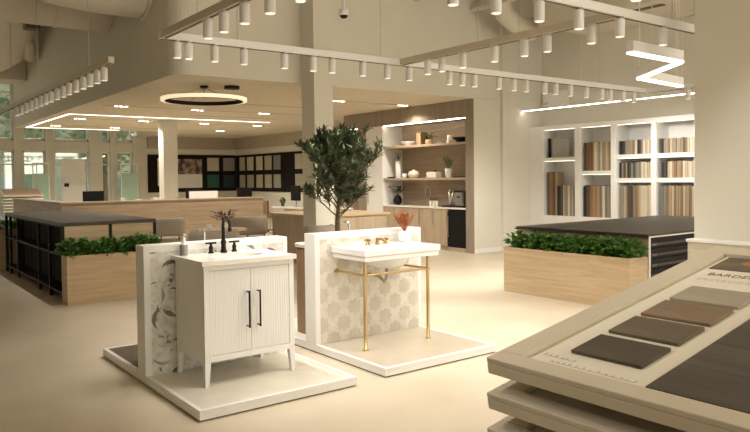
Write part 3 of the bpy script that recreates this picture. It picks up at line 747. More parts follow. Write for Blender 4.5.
# photo strip with a copper toned pan
b = MB(RP()); b.box(.13, UW-.115, 1.337, 1.53, -.004, -.001)
m_, nt, bs = new_mat('photo_strip'); N = nt.nodes.new
tc = N('ShaderNodeTexCoord'); nz = N('ShaderNodeTexNoise'); nz.inputs['Scale'].default_value = 7; nz.inputs['Detail'].default_value = 2
nt.links.new(tc.outputs['Object'], nz.inputs['Vector']); r = N('ShaderNodeValToRGB')
els = r.color_ramp.elements; els[0].position = .38; els[0].color = (.05, .035, .035, 1); els[1].position = .66; els[1].color = (.16, .13, .07, 1)
e = els.new(.5); e.color = (.10, .07, .075, 1)
nt.links.new(nz.outputs['Fac'], r.inputs['Fac']); nt.links.new(r.outputs['Color'], bs.inputs['Base Color']); bs.inputs['Roughness'].default_value = .5
ps = b.build('photo_strip', m_, top)
b = MB(RP()); n = 20
b._add([(.30+.075*math.cos(2*PI*i/n), 1.455+.04*math.sin(2*PI*i/n), -.0005) for i in range(n)], [tuple(range(n-1, -1, -1))])
b.build('photo_orange_patch', plain('copper_patch', (.48, .17, .07), .5, var=.2, scale=20), top)
# printed title and small marks
cu = bpy.data.curves.new('title', 'FONT'); cu.body = 'BARDEN'; cu.size = .056; cu.extrude = .0002; cu.space_character = 1.02
to = bpy.data.objects.new('title', cu); COL.objects.link(to)
bpy.context.view_layer.update()
me = bpy.data.meshes.new_from_object(to.evaluated_get(bpy.context.evaluated_depsgraph_get()))
bpy.data.objects.remove(to)
T = RP(); oo = Vector(K['_o'])
for v in me.vertices: v.co = Vector(T(.165+v.co.x, 1.243+v.co.y, -.0032+v.co.z))-oo
me.materials.clear(); me.materials.append(M['ink'])
to = bpy.data.objects.new('printed_title', me); COL.objects.link(to); to.parent = top
b = MB(RP()); random.seed(3)
for rr in range(2):
    u = .155
    while u < .62-.1*rr:
        w_ = random.uniform(.012, .03); b.box(u, u+w_, 1.19-.018*rr, 1.193-.018*rr, -.004, -.0034); u += w_+.006
b.build('printed_lines', plain('faint_ink', (.36, .31, .23), .8), top)
b = MB(RP())
for ln, (ua, ub, w0, hh) in enumerate(((.13, .28, .155, .02), (.19, .52, .118, .015))):
    u = ua; pts = []
    while u < ub:
        lp = random.uniform(.5, 1.2)
        for i in range(7):
            a_ = 2*PI*i/7; pts.append((u+.006*math.sin(a_)+.0016*i, w0+hh*lp*.5*(1-math.cos(a_)), -.0035))
        u += random.uniform(.016, .032)
    b.tube(pts, .0006, n=4)
b.build('printed_script', plain('script_ink', (.42, .365, .275), .8), top)
# base under the trays
b = MB(); b.box(1.98, 3.2, .62, 1.6, 0, .32); b.build('base', M['tan_tray'], K)
b = MB()
for y in (.60, 1.56): b.prism([(2.0, y), (3.2, y), (3.2, y+.05), (2.0, y+.05)], .30, .395)
b.build('side_rail', M['tan_tray'], K)
# four loose floor samples on the top tray
for i, (w0, mt, lab) in enumerate(((.215, 'tile_dark', 'darkest brown floor sample lying nearest on the top tray'), (.44, 'tile_brown', 'mid brown floor sample lying second from the front on the top tray'),
                                (.655, 'tile_warm', 'warm brown floor sample lying third on the top tray'), (.865, 'tile_grey', 'pale greige floor sample lying farthest on the top tray'))):
    b = MB(RP()); b.box(.207, .482, w0, w0+.180, -.0035, .009)
    tag(b.build('floor_sample', M[mt], None, .002), lab, 'floor sample', 'loose floor samples on the top tray')
# ------------------------------------------------------------------ sample shelving on the right wall
S = thing('sample_shelving', 'cream built-in shelving of lit bays filled with sample boards', 'shelving', (12.05, 8.2, 0))
sX0, sX1 = 11.84, 12.298
bays = [(8.92, 9.72), (8.075, 8.78), (7.22, 7.95), (6.40, 7.115)]
b = MB(); b.box(sX1-.03, sX1, 6.3, 10.1, 0, 2.64); b.build('back_panel', M['white'], S)
b = MB(); b.box(sX0, sX1-.03, 6.3, 10.118, 2.56, 2.64); b.build('top_panel', M['white'], S, .003)
b = MB(); b.box(sX0, sX1-.03, 6.3, 10.118, 0, .75); b.build('base', M['white'], S)
edges = [(9.72, 10.118), (8.78, 8.92), (7.95, 8.075), (7.115, 7.22), (6.3, 6.40)]
for y0, y1 in edges:
    b = MB(); b.box(sX0, sX1-.03, y0, y1, .75, 2.56); b.build('upright', M['white'], S, .002)
sh = {0: [(1.90, 1.97)], 1: [(1.61, 1.68)], 2: [(1.91, 1.98), (1.46, 1.53)], 3: [(1.91, 1.98), (1.46, 1.53)]}
for k_, (y0, y1) in enumerate(bays):
    tops = [2.56]
    for z0, z1 in sh[k_]:
        b = MB(); b.box(sX0+.005, sX1-.03, y0, y1, z0, z1); b.build('shelf', M['white'], S, .002); tops.append(z0)
    for zt in tops:
        b = MB(); b.box(sX0+.05, sX0+.06, y0+.01, y1-.01, zt-.007, zt-.001); b.build('led_strip', M['led'], S)
PAL = {'black': (.03, .026, .024), 'charcoal': (.075, .068, .06), 'dark brown': (.11, .07, .042), 'chestnut': (.22, .115, .055), 'brown': (.25, .16, .09),
       'tan': (.38, .26, .155), 'grey': (.26, .24, .20), 'taupe': (.32, .27, .20), 'beige': (.50, .42, .30), 'cream': (.66, .59, .46), 'slate grey': (.19, .19, .18), 'orange brown': (.36, .175, .07)}
BM = {k_: wood('board_'+k_.replace(' ', '_'), tuple(x*.85 for x in c), tuple(min(1, x*1.12) for x in c), (6, 6, .9), .5) for k_, c in PAL.items()}
def boards(y_hi, y_lo, z0, top, seq, where, grp, x0=11.90):
    w = (y_hi-y_lo)/len(seq)
    for i, c in enumerate(seq):
        ya = y_hi-w*(i+1)+.0025; yb = y_hi-w*i-.0025
        dz = random.uniform(-.012, .008); dx = random.uniform(-.008, .012)
        o = MB().box(x0+dx, x0+.24, ya, yb, z0+.001, top+dz).build('sample_board', BM[c], None, .0015)
        tag(o, '%s sample board, %s from the left in the %s' % (c, ORD[i], where), 'sample board', grp)
random.seed(11)
SQ = lambda s: [{'k': 'black', 'h': 'charcoal', 'd': 'dark brown', 'n': 'chestnut', 'b': 'brown', 't': 'tan', 'g': 'grey', 'p': 'taupe', 'e': 'beige', 'c': 'cream', 's': 'slate grey', 'o': 'orange brown'}[q] for q in s]
boards(9.66, 9.42, .75, 1.67, SQ('dbndt'), 'tall stack of the first bay', 'tall boards in the first bay')
boards(9.41, 8.95, .75, 1.385, SQ('kkhepgcpek'[:10]), 'low stack of the first bay', 'low boards in the first bay')
boards(8.74, 8.10, 1.68, 2.25, SQ('ddnbdtcegcptetb'), 'upper row of second bay', 'boards in the upper second bay')
boards(8.75, 8.10, .75, 1.385, SQ('kkddbotbtpbecsgps'), 'lower row of second bay', 'boards in the lower second bay')
boards(7.92, 7.25, 1.98, 2.25, SQ('kkhgptpgckhgcece'), 'top row of third bay', 'boards in the top third bay')
boards(7.92, 7.25, 1.53, 1.83, SQ('kgdpkhghspgcecec'), 'middle row of third bay', 'boards in the middle third bay')
boards(7.92, 7.25, .75, 1.385, SQ('gpegdhdgbtecccec'), 'bottom row of third bay', 'boards in the bottom third bay')
boards(7.09, 6.43, 1.98, 2.25, SQ('hkgpbepgtpgdbece'), 'top row of fourth bay', 'boards in the top fourth bay')
boards(7.09, 6.43, 1.53, 1.83, SQ('skhkectbptbceece'), 'middle row of fourth bay', 'boards in the middle fourth bay')
boards(7.09, 6.43, .75, 1.385, SQ('ssgbptebptbetpbe'), 'bottom row of fourth bay', 'boards in the bottom fourth bay')
t = tag(bx('sample_sheet', plain('grey_sheet', (.36, .345, .30), .3, var=.06), 11.97, 12.0, 9.16, 9.60, 1.971, 2.385, bevel=.002), 'large grey sample sheet leaning in the top of the first bay', 'sample sheet')
t = tag(bx('sample_sheet', M['black_board'], 11.93, 11.96, 9.61, 9.66, 1.971, 2.385), 'narrow dark edge sheet beside the large grey sample sheet', 'sample sheet')
t = tag(bx('sample_sheet', M['tile_grey'], 11.99, 12.22, 8.94, 9.13, 1.971, 2.02), 'flat pale sample stack lying beside the large grey sheet', 'sample sheet')
tag(bx('wall_switch', M['porcelain'], 11.826, 11.8395, 9.83, 9.89, 1.94, 2.06, bevel=.004), 'small white switch plate on the end stile of sample shelving', 'switch')
# linear light above the shelving and emergency lamp
t = thing('linear_light', 'thin glowing linear light bar above the sample shelving', 'light bar', (11.645, 7, 2.97))
b = MB(); b.box(11.63, 11.66, 3.5, 10.119, 2.99, 3.015); b.build('housing', M['white'], t)
b = MB(); b.box(11.63, 11.66, 3.5, 10.119, 2.978, 2.99); b.build('diffuser', M['led_white2'], t)
b = MB()
for y in (4.2, 6.5, 8.6): b.cyl((11.645, y, 3.01), (11.645, y, 4.471), .004, n=6)
b.build('cable', M['white'], t)
t = thing('emergency_light', 'small twin head emergency lamp on the wall above the sample shelving', 'emergency light', (12.25, 9.75, 3.08))
b = MB(); b.box(12.24, 12.299, 9.4, 10.05, 3.1, 3.42); b.build('backplate', M['white'], t, .006)
for y in (9.55, 9.92):
    b = MB(); b.lathe([(.02, -.025), (.04, -.018), (.04, .0), (.02, .025)], (12.19, y, 3.15), 14); b.cyl((12.19, y, 3.16), (12.25, y, 3.18), .015); b.build('lamp_head', M['white'], t)

# ------------------------------------------------------------------ kitchen wall
Y0n, Y1n, Xk, Xb = 10.46, 13.28, 10.25, 10.87
struct(bx('wall_kitchen_back', M['oak_niche'], Xb+.002, Xb+.1, 10.215, 15.2, 0, ZS-.006))
tag(bx('slatted_panel', M['oak_slat'], Xk, Xb, 10.214, 10.458, 0, 2.828, bevel=.002), 'grey oak slatted end panel between the kitchenette niche and the white wall', 'panel')
tag(bx('slatted_panel', M['oak_slat'], Xk, Xb, 10.214, 14.9, 2.83, ZS-.008, bevel=.002), 'long grey oak slatted fascia over the kitchenette niche', 'panel')
KW = thing('tall_cabinet', 'tall white cabinet at the left end of the kitchenette niche', 'cabinet', (10.55, 13.6, 0))
b = MB(); b.box(Xk+.025, Xb, 13.282, 13.95, 0, 2.828); b.build('carcass', M['white'], KW)
b = MB(); b.box(Xk+.002, Xk+.024, 13.284, 13.948, .02, 2.826); d = b.build('door', M['white'], KW, .003)
b = MB(); b.box(Xk-.012, Xk+.002, 13.87, 13.89, .95, 1.35); b.build('handle', M['steel'], d)
tag(bx('slatted_panel', M['oak_slat'], Xk, Xb, 13.952, 14.3, 0, 2.828), 'narrow grey oak slatted panel beside the tall white cabinet', 'panel')
for y0, y1, lab in ((Y0n+.02, Y1n-.02, 'thin glowing light strip along the top of kitchenette niche'), (14.32, 14.88, 'short glowing light strip left of the tall white cabinet')):
    tag(bx('light_strip', M['led_kitchen'], Xk+.03, Xk+.05, y0, y1, 2.812, 2.8285), lab, 'light strip')
KC = thing('base_cabinet', 'oak base cabinets with pale worktop inside the kitchenette niche', 'cabinet', (10.55, 12, 0))
b = MB(); b.box(Xk+.06, Xb, 11.03, Y1n, 0, .1); b.box(Xk+.03, Xb, 11.03, Y1n, .1, .9); b.build('carcass', M['oak_door'], KC)
for i in range(5):
    y0 = 11.035+.449*i
    b = MB(); b.box(Xk+.008, Xk+.03, y0+.003, y0+.445, .105, .895); d = b.build('door', M['oak_door'], KC, .002)
    b = MB(); b.box(Xk-.004, Xk+.008, y0+.02, y0+.03, .55, .85); b.build('handle', M['oak_slat'], d)
WT = tag(MB().box(Xk-.01, Xb, Y0n+.001, Y1n-.001, .9005, .935).build('worktop', M['quartz'], None, .003), 'pale stone worktop running through the kitchenette niche', 'worktop')
t = thing('wine_fridge', 'black glass fronted undercounter fridge at the kitchenette end', 'fridge', (10.55, 10.75, 0))
b = MB(); b.box(Xk+.03, Xb, Y0n+.005, 11.025, 0, .895); b.build('fridge_body', M['black'], t)
b = MB(); b.box(Xk+.004, Xk+.03, Y0n+.01, 11.02, .09, .84); d = b.build('door', M['screen'], t, .003)
b = MB(); b.box(Xk+.01, Xk+.03, Y0n+.01, 11.02, .002, .085); b.build('toe_panel', M['oak_door'], t)
b = MB(); b.cyl((Xk-.02, 10.98, .3), (Xk-.02, 10.98, .75), .008, n=8); b.cyl((Xk-.02, 10.98, .32), (Xk+.006, 10.98, .32), .006); b.cyl((Xk-.02, 10.98, .73), (Xk+.006, 10.98, .73), .006); b.build('handle', M['steel'], d)
for z, lab in ((2.275, 'upper oak floating shelf across the kitchenette niche'), (1.525, 'lower oak floating shelf across the kitchenette niche')):
    tag(MB().box(Xk+.02, Xb-.001, Y0n+.001, Y1n-.001, z, z+.05).build('floating_shelf', M['oak_niche'], None, .002), lab, 'shelf', 'floating shelves in the kitchenette')
zu, zl, zw = 2.3255, 1.5755, .9355; xs_ = 10.5
def lathe_thing(name, lab, cat, y, z, prof, mat, part='body', x=xs_, grp=None):
    t = thing(name, lab, cat, (x, y, z), grp); b = MB(); b.lathe(prof, (x, y, z), 18); b.build(part, mat, t); return t
lathe_thing('bowl', 'shallow white bowl near the left end of upper kitchenette shelf', 'bowl', 12.62, zu, [(.06, 0), (.09, .01), (.17, .09), (.175, .10), (.16, .095), (.05, .02)], M['porcelain'])
tag(bx('serving_board', M['oak'], 10.4, 10.6, 12.85, 13.1, zu, zu+.03, bevel=.004), 'flat wooden board at the left end of the upper kitchenette shelf', 'board')
for i, (c, y, h) in enumerate((('slate grey', 12.19, .28), ('orange brown', 12.145, .30), ('tan', 12.1, .27), ('chestnut', 12.055, .29))):
    tag(bx('book', BM[c], 10.4, 10.6, y-.02, y+.02, zu, zu+h), '%s spined book upright on the upper kitchenette shelf' % c, 'book', 'books on the upper kitchenette shelf')
def potted(y, z, x, prof, potmat, lm, n, L, W, h, sp, lab, nm='potted_plant', seed=1, upr=.6):
    t = lathe_thing(nm, lab, 'plant', y, z, prof, potmat, 'pot', x)
    zt = z+prof[-1][1]; random.seed(seed); b = MB(); st = MB()
    for i in range(n):
        a = random.uniform(0, 2*PI); q = random.random()
        p1 = Vector((x+sp*q*math.cos(a), y+sp*q*math.sin(a), zt+h*random.uniform(.4, 1)))
        p0 = Vector((x, y, zt-.01)); st.tube([p0, p1], .003, n=4)
        for k_ in range(3):
            d = Vector((math.cos(a), math.sin(a), upr))+Vector((random.uniform(-.7, .7), random.uniform(-.7, .7), random.uniform(-.5, .5)))
            b.leaf(p0.lerp(p1, .5+.25*k_), d, (0, 0, 1), L, W)
    st.build('stems', M['bark'], t); b.build('leaves', lm, t); return t
potted(11.88, zu, 10.5, [(.06, 0), (.08, .02), (.085, .10), (.075, .12)], M['oak'], M['leaf'], 16, .1, .045, .17, .16, 'trailing green plant in a wooden pot on upper kitchenette shelf', seed=2, upr=.1)
lathe_thing('candle_jar', 'pale jar candle toward the right of the upper kitchenette shelf', 'jar', 11.19, zu, [(.055, 0), (.06, .01), (.06, .17), (.05, .18)], M['paper'])
lathe_thing('bowl', 'dark bowl at the right end of the upper kitchenette shelf', 'bowl', 10.82, zu, [(.08, 0), (.1, .01), (.2, .10), (.205, .115), (.19, .11), (.06, .02)], M['black'])
tag(bx('tray', M['black'], 10.38, 10.6, 13.12, 13.26, zl, zl+.03, bevel=.004), 'small black tray at the left end of lower kitchenette shelf', 'tray')
potted(12.98, zl, 10.5, [(.07, 0), (.075, .01), (.075, .38), (.06, .40)], M['porcelain'], M['drybrown'], 8, .07, .02, .2, .1, 'tall white vase with thin dried stems on lower kitchenette shelf', 'vase', 3)
lathe_thing('cup', 'small white cup beside the tall vase on lower kitchenette shelf', 'cup', 12.76, zl, [(.04, 0), (.05, .01), (.06, .10), (.055, .10), (.04, .02)], M['porcelain'])
lathe_thing('pot', 'round cream lidded pot on the lower kitchenette shelf', 'pot', 12.42, zl, [(.07, 0), (.12, .03), (.14, .09), (.11, .15), (.04, .17), (.02, .19), (.001, .195)], M['paper'])
t = thing('storage_box', 'cream box with a dark knob on the lower kitchenette shelf', 'box', (xs_, 11.72, zl))
b = MB(); b.box(10.41, 10.59, 11.56, 11.88, zl, zl+.13); b.build('box_body', M['paper'], t, .01)
b = MB(); b.lathe([(.02, .13), (.05, .15), (.05, .17), (.001, .18)], (xs_, 11.68, zl), 12); b.build('knob', M['bronze'], t)
potted(11.24, zl, 10.5, [(.055, 0), (.06, .01), (.085, .18), (.08, .2)], M['porcelain'], M['leaf'], 16, .12, .03, .2, .1, 'white tapered pot of upright green leaves on lower kitchenette shelf', seed=5, upr=1.6)
tag(bx('tray', M['black'], 10.38, 10.6, 10.6, 10.95, zl, zl+.025, bevel=.004), 'dark flat tray at the right end of lower kitchenette shelf', 'tray')
potted(13.02, zw, 10.5, [(.05, 0), (.1, .05), (.11, .12), (.07, .2), (.04, .23)], M['black'], M['olive'], 12, .12, .06, .18, .16, 'black round vase of dark leaves on the kitchenette worktop', seed=6, upr=.5)
t = thing('kitchen_faucet', 'bronze gooseneck kitchen faucet behind the kitchenette worktop sink', 'faucet', (10.62, 12.0, zw))
b = MB(); b.lathe([(.03, 0), (.03, .03), (.018, .04)], (10.62, 11.96, zw), 12)
b.tube([(10.62, 11.96, zw+.03), (10.62, 11.96, zw+.32)]+[(10.62, 11.96+.1*(1-math.cos(a)), zw+.34+.1*math.sin(a)) for a in [PI*i/8 for i in range(9)]]+[(10.62, 12.16, zw+.22)], .015, n=8); b.build('spout', M['steel'], t)
b = MB(); b.cyl((10.62, 11.96, zw+.1), (10.55, 11.93, zw+.13), .008); b.build('lever', M['steel'], t)
for i, y in enumerate((11.74, 11.64, 11.54)):
    t = lathe_thing('pump_bottle', 'small pump bottle on the kitchenette worktop, %s of three from the left' % ORD[i], 'bottle', y, zw, [(.032, 0), (.034, .005), (.034, .11), (.015, .13)], M['paper'], 'bottle_body', 10.42, 'pump bottles on the kitchenette worktop')
    b = MB(); b.lathe([(.014, .13), (.014, .16), (.005, .165), (.005, .19)], (10.42, y, zw), 10); b.box(10.39, 10.425, y-.007, y+.007, zw+.185, zw+.198); b.build('pump', M['black'], t)
tag(bx('tray', M['black'], 10.32, 10.78, 10.58, 11.3, zw, zw+.03, bevel=.005), 'black tray under the coffee machine on the kitchenette worktop', 'tray')
t = thing('coffee_machine', 'steel coffee machine on a black tray at the kitchenette worktop end', 'coffee machine', (10.55, 10.85, zw+.0305))
z = zw+.0305
b = MB(); b.box(10.42, 10.75, 10.7, 10.98, z, z+.32); b.build('machine_body', M['steel'], t, .01)
b = MB(); b.box(10.40, 10.42, 10.72, 10.96, z+.05, z+.28); b.build('front_panel', M['grey_glass'], t)
b = MB(); b.box(10.405, 10.45, 10.72, 10.96, z+.285, z+.33); b.cyl((10.4, 10.80, z+.2), (10.33, 10.80, z+.19), .014); b.build('group_head', M['black'], t)
for i, y in enumerate((11.1, 11.2)):
    lathe_thing('canister', 'tall steel canister beside the coffee machine, %s one from the left' % ('second', 'first')[i], 'canister', y, z, [(.04, 0), (.042, .01), (.042, .25+.04*i), (.02, .27+.04*i), (.012, .30+.04*i)], M['steel'], 'canister_body', 10.5, 'canisters beside the coffee machine')
# island counter before the kitchenette
I = thing('island_counter', 'oak fronted island counter with pale top behind the olive tree', 'counter', (7.6, 11.3, 0))
b = MB(); b.box(6.65, 8.27, 10.62, 12.2, 0, .89); b.build('island_body', M['oak_door'], I)
b = MB(); b.box(6.6, 8.31, 10.55, 12.25, .89, .93); b.build('island_top', M['oak'], I, .003)
t = lathe_thing('dish', 'small white dish on the end of the island counter', 'dish', 11.75, .9305, [(.08, 0), (.13, .015), (.17, .045), (.165, .045), (.1, .02)], M['porcelain'], 'dish_body', 8.1)
tag(bx('napkin_stack', M['paper'], 7.75, 7.93, 11.9, 12.12, .9305, .965), 'low white stack of napkins on the island counter', 'napkins')

# ------------------------------------------------------------------ olive tree
TR = thing('olive_tree', 'tall olive tree with dense dark leaves behind the star tile wall', 'tree', (4.93, 7.35, 0))
tx, ty = 4.93, 7.35
b = MB(); b.lathe([(.17, 0), (.19, .02), (.23, .40), (.24, .42), (.21, .42), (.205, .38)], (tx, ty, 0), 28); b.build('pot', M['tan_tray'], TR)
b = MB(); b.cyl((tx, ty, .02), (tx, ty, .38), .2, n=24); b.build('soil', M['soil'], TR)
random.seed(21)
tr = MB(); lf = MB()
fork = Vector((tx+.01, ty, 1.08))
tr.tube([(tx, ty, .37), (tx-.01, ty+.01, .7), (tx+.005, ty, .9), tuple(fork)], [.04, .036, .033, .03], n=10)
def branch(p, d, L, r, lev):
    pts = [p]; q = p.copy(); dd = d.normalized()
    for i in range(4):
        dd = (dd+Vector((random.uniform(-.18, .18), random.uniform(-.18, .18), random.uniform(-.02, .16)))).normalized(); q = q+dd*L/4; pts.append(q.copy())
    tr.tube([tuple(v) for v in pts], [r*(1-.16*i) for i in range(5)], n=6 if lev < 2 else 4)
    if lev >= 1:
        for i in range(int(9 if lev == 1 else 11)):
            t_ = random.uniform(.15, 1); k_ = min(3, int(t_*4)); pp = pts[k_].lerp(pts[k_+1], t_*4-k_)
            ld = (dd*.7+Vector((random.uniform(-1, 1), random.uniform(-1, 1), random.uniform(-.5, .9)))).normalized()
            lf.leaf(pp, ld, (random.uniform(-.5, .5), random.uniform(-.5, .5), 1), random.uniform(.08, .12), .026)
    if lev < 2:
        for i in range(4 if lev == 0 else 4):
            t_ = random.uniform(.35, 1); k_ = min(3, int(t_*4)); pp = pts[k_].lerp(pts[k_+1], t_*4-k_)
            a = random.uniform(0, 2*PI); s_ = random.uniform(.5, 1.1)
            branch(pp, dd+Vector((s_*math.cos(a), s_*math.sin(a), random.uniform(-.05, .5))), L*random.uniform(.42, .6), r*.5, lev+1)
lead = [fork, fork+Vector((.02, -.01, .28)), fork+Vector((-.02, .02, .56)), fork+Vector((.01, 0, .82))]
tr.tube([tuple(v) for v in lead], [.026, .02, .014, .008], n=8)
for i in range(30):
    q = i/29; p = lead[min(2, int(q*3))].lerp(lead[min(2, int(q*3))+1], q*3-min(2, int(q*3)))
    a = 2.4*i+random.uniform(-.2, .2); up = random.uniform(.35, .9)+q*.6
    L = .22+.26*math.sin(PI*min(1, .12+q*.95))**.8
    branch(p, Vector((math.cos(a), math.sin(a), up)), L*random.uniform(.9, 1.1), .011, 0)
tr.build('trunk', M['bark'], TR); lf.build('foliage', M['olive'], TR)

# ------------------------------------------------------------------ reception desk and lounge
R = thing('reception_desk', 'long oak fronted reception desk with a pale counter edge', 'desk', (6, 17, 0))
b = MB(); b.box(3.62, 8.47, 16.0, 16.06, 0, 1.1); b.build('front_panel', M['desk_oak'], R)
b = MB(); b.box(3.62, 3.68, 16.06, 21.5, 0, 1.1); b.build('side_panel', M['desk_oak'], R)
b = MB(); b.box(3.60, 8.49, 15.98, 16.32, 1.1, 1.135); b.box(3.60, 3.95, 16.32, 21.52, 1.1, 1.135); b.build('counter_ledge', M['desk_oak'], R, .004)
b = MB(); b.box(3.68, 8.47, 16.06, 16.75, .72, .75); b.box(8.43, 8.47, 16.06, 16.75, 0, 1.1); b.build('work_surface', M['white'], R)
tag(bx('desk_screen', M['white'], 6.58, 7.31, 16.2, 16.24, 1.1355, 1.31), 'low white screen panel standing on the reception desk ledge', 'screen panel')
def monitor(x, y, z, w, h, lab, ax='x'):
    t = thing('monitor', lab, 'monitor', (x, y, z), 'black computer monitors')
    T = (lambda u, v, q: (x+u, y+v, z+q)) if ax == 'x' else (lambda u, v, q: (x+v, y-u, z+q))
    b = MB(T); b.box(-w/2, w/2, -.015, .015, .17, .17+h+.04); b.build('display', M['screen'], t, .004)
    b = MB(T); b.box(-w/2+.01, w/2-.01, .015, .03, .18, .16+h+.04); b.build('back_shell', M['black'], t)
    b = MB(T); b.cyl((0, .02, .01), (0, .02, .3), .018); b.build('stand', M['steel'], t)
    b = MB(T); b.box(-.1, .1, -.06, .1, 0, .012); b.build('foot', M['steel'], t)
monitor(4.42, 16.5, .7505, .46, .40, 'black monitor on the left half of the reception desk')
b = None
monitor(6.82, 16.5, .7505, .42, .38, 'black monitor beside the rear pillar on the reception desk')
monitor(8.2, 16.52, .7505, .42, .41, 'black monitor at the right end of the reception desk')
for i, (x, w_) in enumerate(((5.25, .14), (5.65, .2), (4.9, .1))):
    tag(bx('paper_stack', M['paper'], x, x+w_, 16.08, 16.26, 1.1355, 1.16+.02*i), '%s white paper stack on the reception desk ledge' % ('small', 'wide', 'thin')[i], 'papers', 'paper stacks on the reception desk')
# white desk on the right
W = thing('office_desk', 'white topped office desk with oak front near the tile boards', 'desk', (10.7, 17.2, 0))
b = MB(); b.box(10.3, 10.34, 15.6, 18.15, 0, .71); b.build('front_panel', M['oak'], W)
b = MB(); b.box(10.26, 11.3, 15.5, 18.85, .71, .75); b.build('desk_top', M['white'], W, .004)
b = MB(); b.box(11.2, 11.26, 18.7, 18.78, 0, .71); b.box(11.2, 11.26, 15.6, 15.68, 0, .71); b.build('leg', M['white'], W)
monitor(10.75, 18.25, .7505, .52, .42, 'black monitor on the white topped office desk', 'y')
lathe_thing('desk_plant', 'small dark plant pot on the corner of the white topped office desk', 'plant', 18.6, .7505, [(.05, 0), (.06, .1), (.09, .13), (.1, .2), (.05, .27), (.001, .28)], M['olive'], 'plant_body', 10.5)
# black rolling chair
t = thing('office_chair', 'dark office chair tucked beside the white topped desk', 'chair', (9.9, 18.3, 0))
b = MB(); b.prism(rounded(9.65, 10.15, 18.05, 18.55, .12), .44, .52); b.build('seat', M['walnut'], t, .02)
b = MB(); b.prism(rounded(9.68, 9.76, 18.07, 18.53, .035), .55, .95); b.build('backrest', M['walnut'], t, .02)
b = MB(); b.box(9.66, 9.7, 18.27, 18.33, .45, .8); b.cyl((9.9, 18.3, .08), (9.9, 18.3, .45), .025)
b.build('column', M['steel'], t)
for i in range(5):
    a = 2*PI*i/5; b = MB(); b.tube([(9.9, 18.3, .09), (9.9+.26*math.cos(a), 18.3+.26*math.sin(a), .055)], .016); b.ball((9.9+.26*math.cos(a), 18.3+.26*math.sin(a), .027), .026); b.build('leg', M['black'], t)
# grey barrel chairs
def barrel(x, y, rot, w, zt, lab):
    t = thing('lounge_chair', lab, 'chair', (x, y, 0), 'grey barrel chairs in the lounge')
    cs, sn = math.cos(rot), math.sin(rot)
    T = lambda u, v, q: (x+u*cs-v*sn, y+u*sn+v*cs, q)
    r = w/2
    b = MB(T); b.prism([(r*.82*math.cos(a), r*.82*math.sin(a)) for a in [2*PI*i/24 for i in range(24)]], .30, .45, 0, True); b.build('seat', M['fabric'], t, .03)
    b = MB(T); v = []; f = []; n = 22
    for i in range(n+1):
        a = -.25+(PI+.5)*i/n; c, s_ = math.cos(a), math.sin(a); e = .0
        for rr, z in ((r-.11, .52), (r-.13, .60), (r-.12, zt-.03), (r-.08, zt), (r-.03, zt-.02), (r, zt-.08), (r, .56), (r-.03, .50)): v.append((rr*c, rr*s_, z))
    for i in range(n):
        for k_ in range(8): f.append((8*i+k_, 8*i+(k_+1) % 8, 8*i+8+(k_+1) % 8, 8*i+8+k_))
    f += [tuple(range(7, -1, -1)), tuple(range(8*n, 8*n+8))]
    b._add(v, f, 0, True); b.build('backrest', M['fabric'], t)
    for a in (PI/4, 3*PI/4, 5*PI/4, 7*PI/4):
        b = MB(T); b.cyl((r*.7*math.cos(a), r*.7*math.sin(a), .34), (r*.74*math.cos(a), r*.74*math.sin(a), 0), .018, .012, n=8); b.build('leg', M['walnut'], t)
    for a in (.35, PI/2, PI-.35):
        b = MB(T); b.cyl(((r-.06)*math.cos(a), (r-.06)*math.sin(a), .40), ((r-.06)*math.cos(a), (r-.06)*math.sin(a), .55), .016, n=8); b.cyl(((r-.06)*math.cos(a), (r-.06)*math.sin(a), .41), (r*.6*math.cos(a), r*.6*math.sin(a), .41), .014, n=8); b.build('back_post', M['walnut'], t)
VD = math.atan2(-.60, .80)      # chairs with their backs to the viewer
barrel(5.0, 13.55, VD+PI, .74, .85, 'grey barrel chair nearest the rear pillar before the reception desk')
barrel(6.35, 12.7, VD+PI+.2, .84, .86, 'wide grey barrel chair right of the dark gooseneck faucet')
barrel(4.62, 10.4, VD+PI-.1, .80, .80, 'grey barrel chair low behind the leaf mosaic wall')
barrel(5.95, 9.35, VD+PI+.4, .56, .86, 'grey barrel chair partly hidden by the middle pillar')
t = thing('round_table', 'small round wooden lounge table between the grey barrel chairs', 'table', (5.2, 11.35, 0))
b = MB(); b.cyl((5.2, 11.35, .70), (5.2, 11.35, .73), .42, n=36); b.build('table_top', M['oak'], t)
b = MB(); b.lathe([(.25, 0), (.25, .02), (.04, .04), (.035, .70)], (5.2, 11.35, 0), 20); b.build('pedestal', M['black'], t)
potted(11.2, .7305, 5.16, [(.05, 0), (.07, .03), (.07, .09), (.04, .12)], M['paper'], M['drybrown'], 14, .11, .05, .2, .24, 'vase of dried brown leaves on the round lounge table', 'vase', 8, upr=.3)
lathe_thing('cup', 'small white cup on the round lounge table', 'cup', 11.42, .7305, [(.03, 0), (.04, .01), (.045, .09), (.04, .09), (.03, .02)], M['porcelain'], 'cup_body', 4.98)

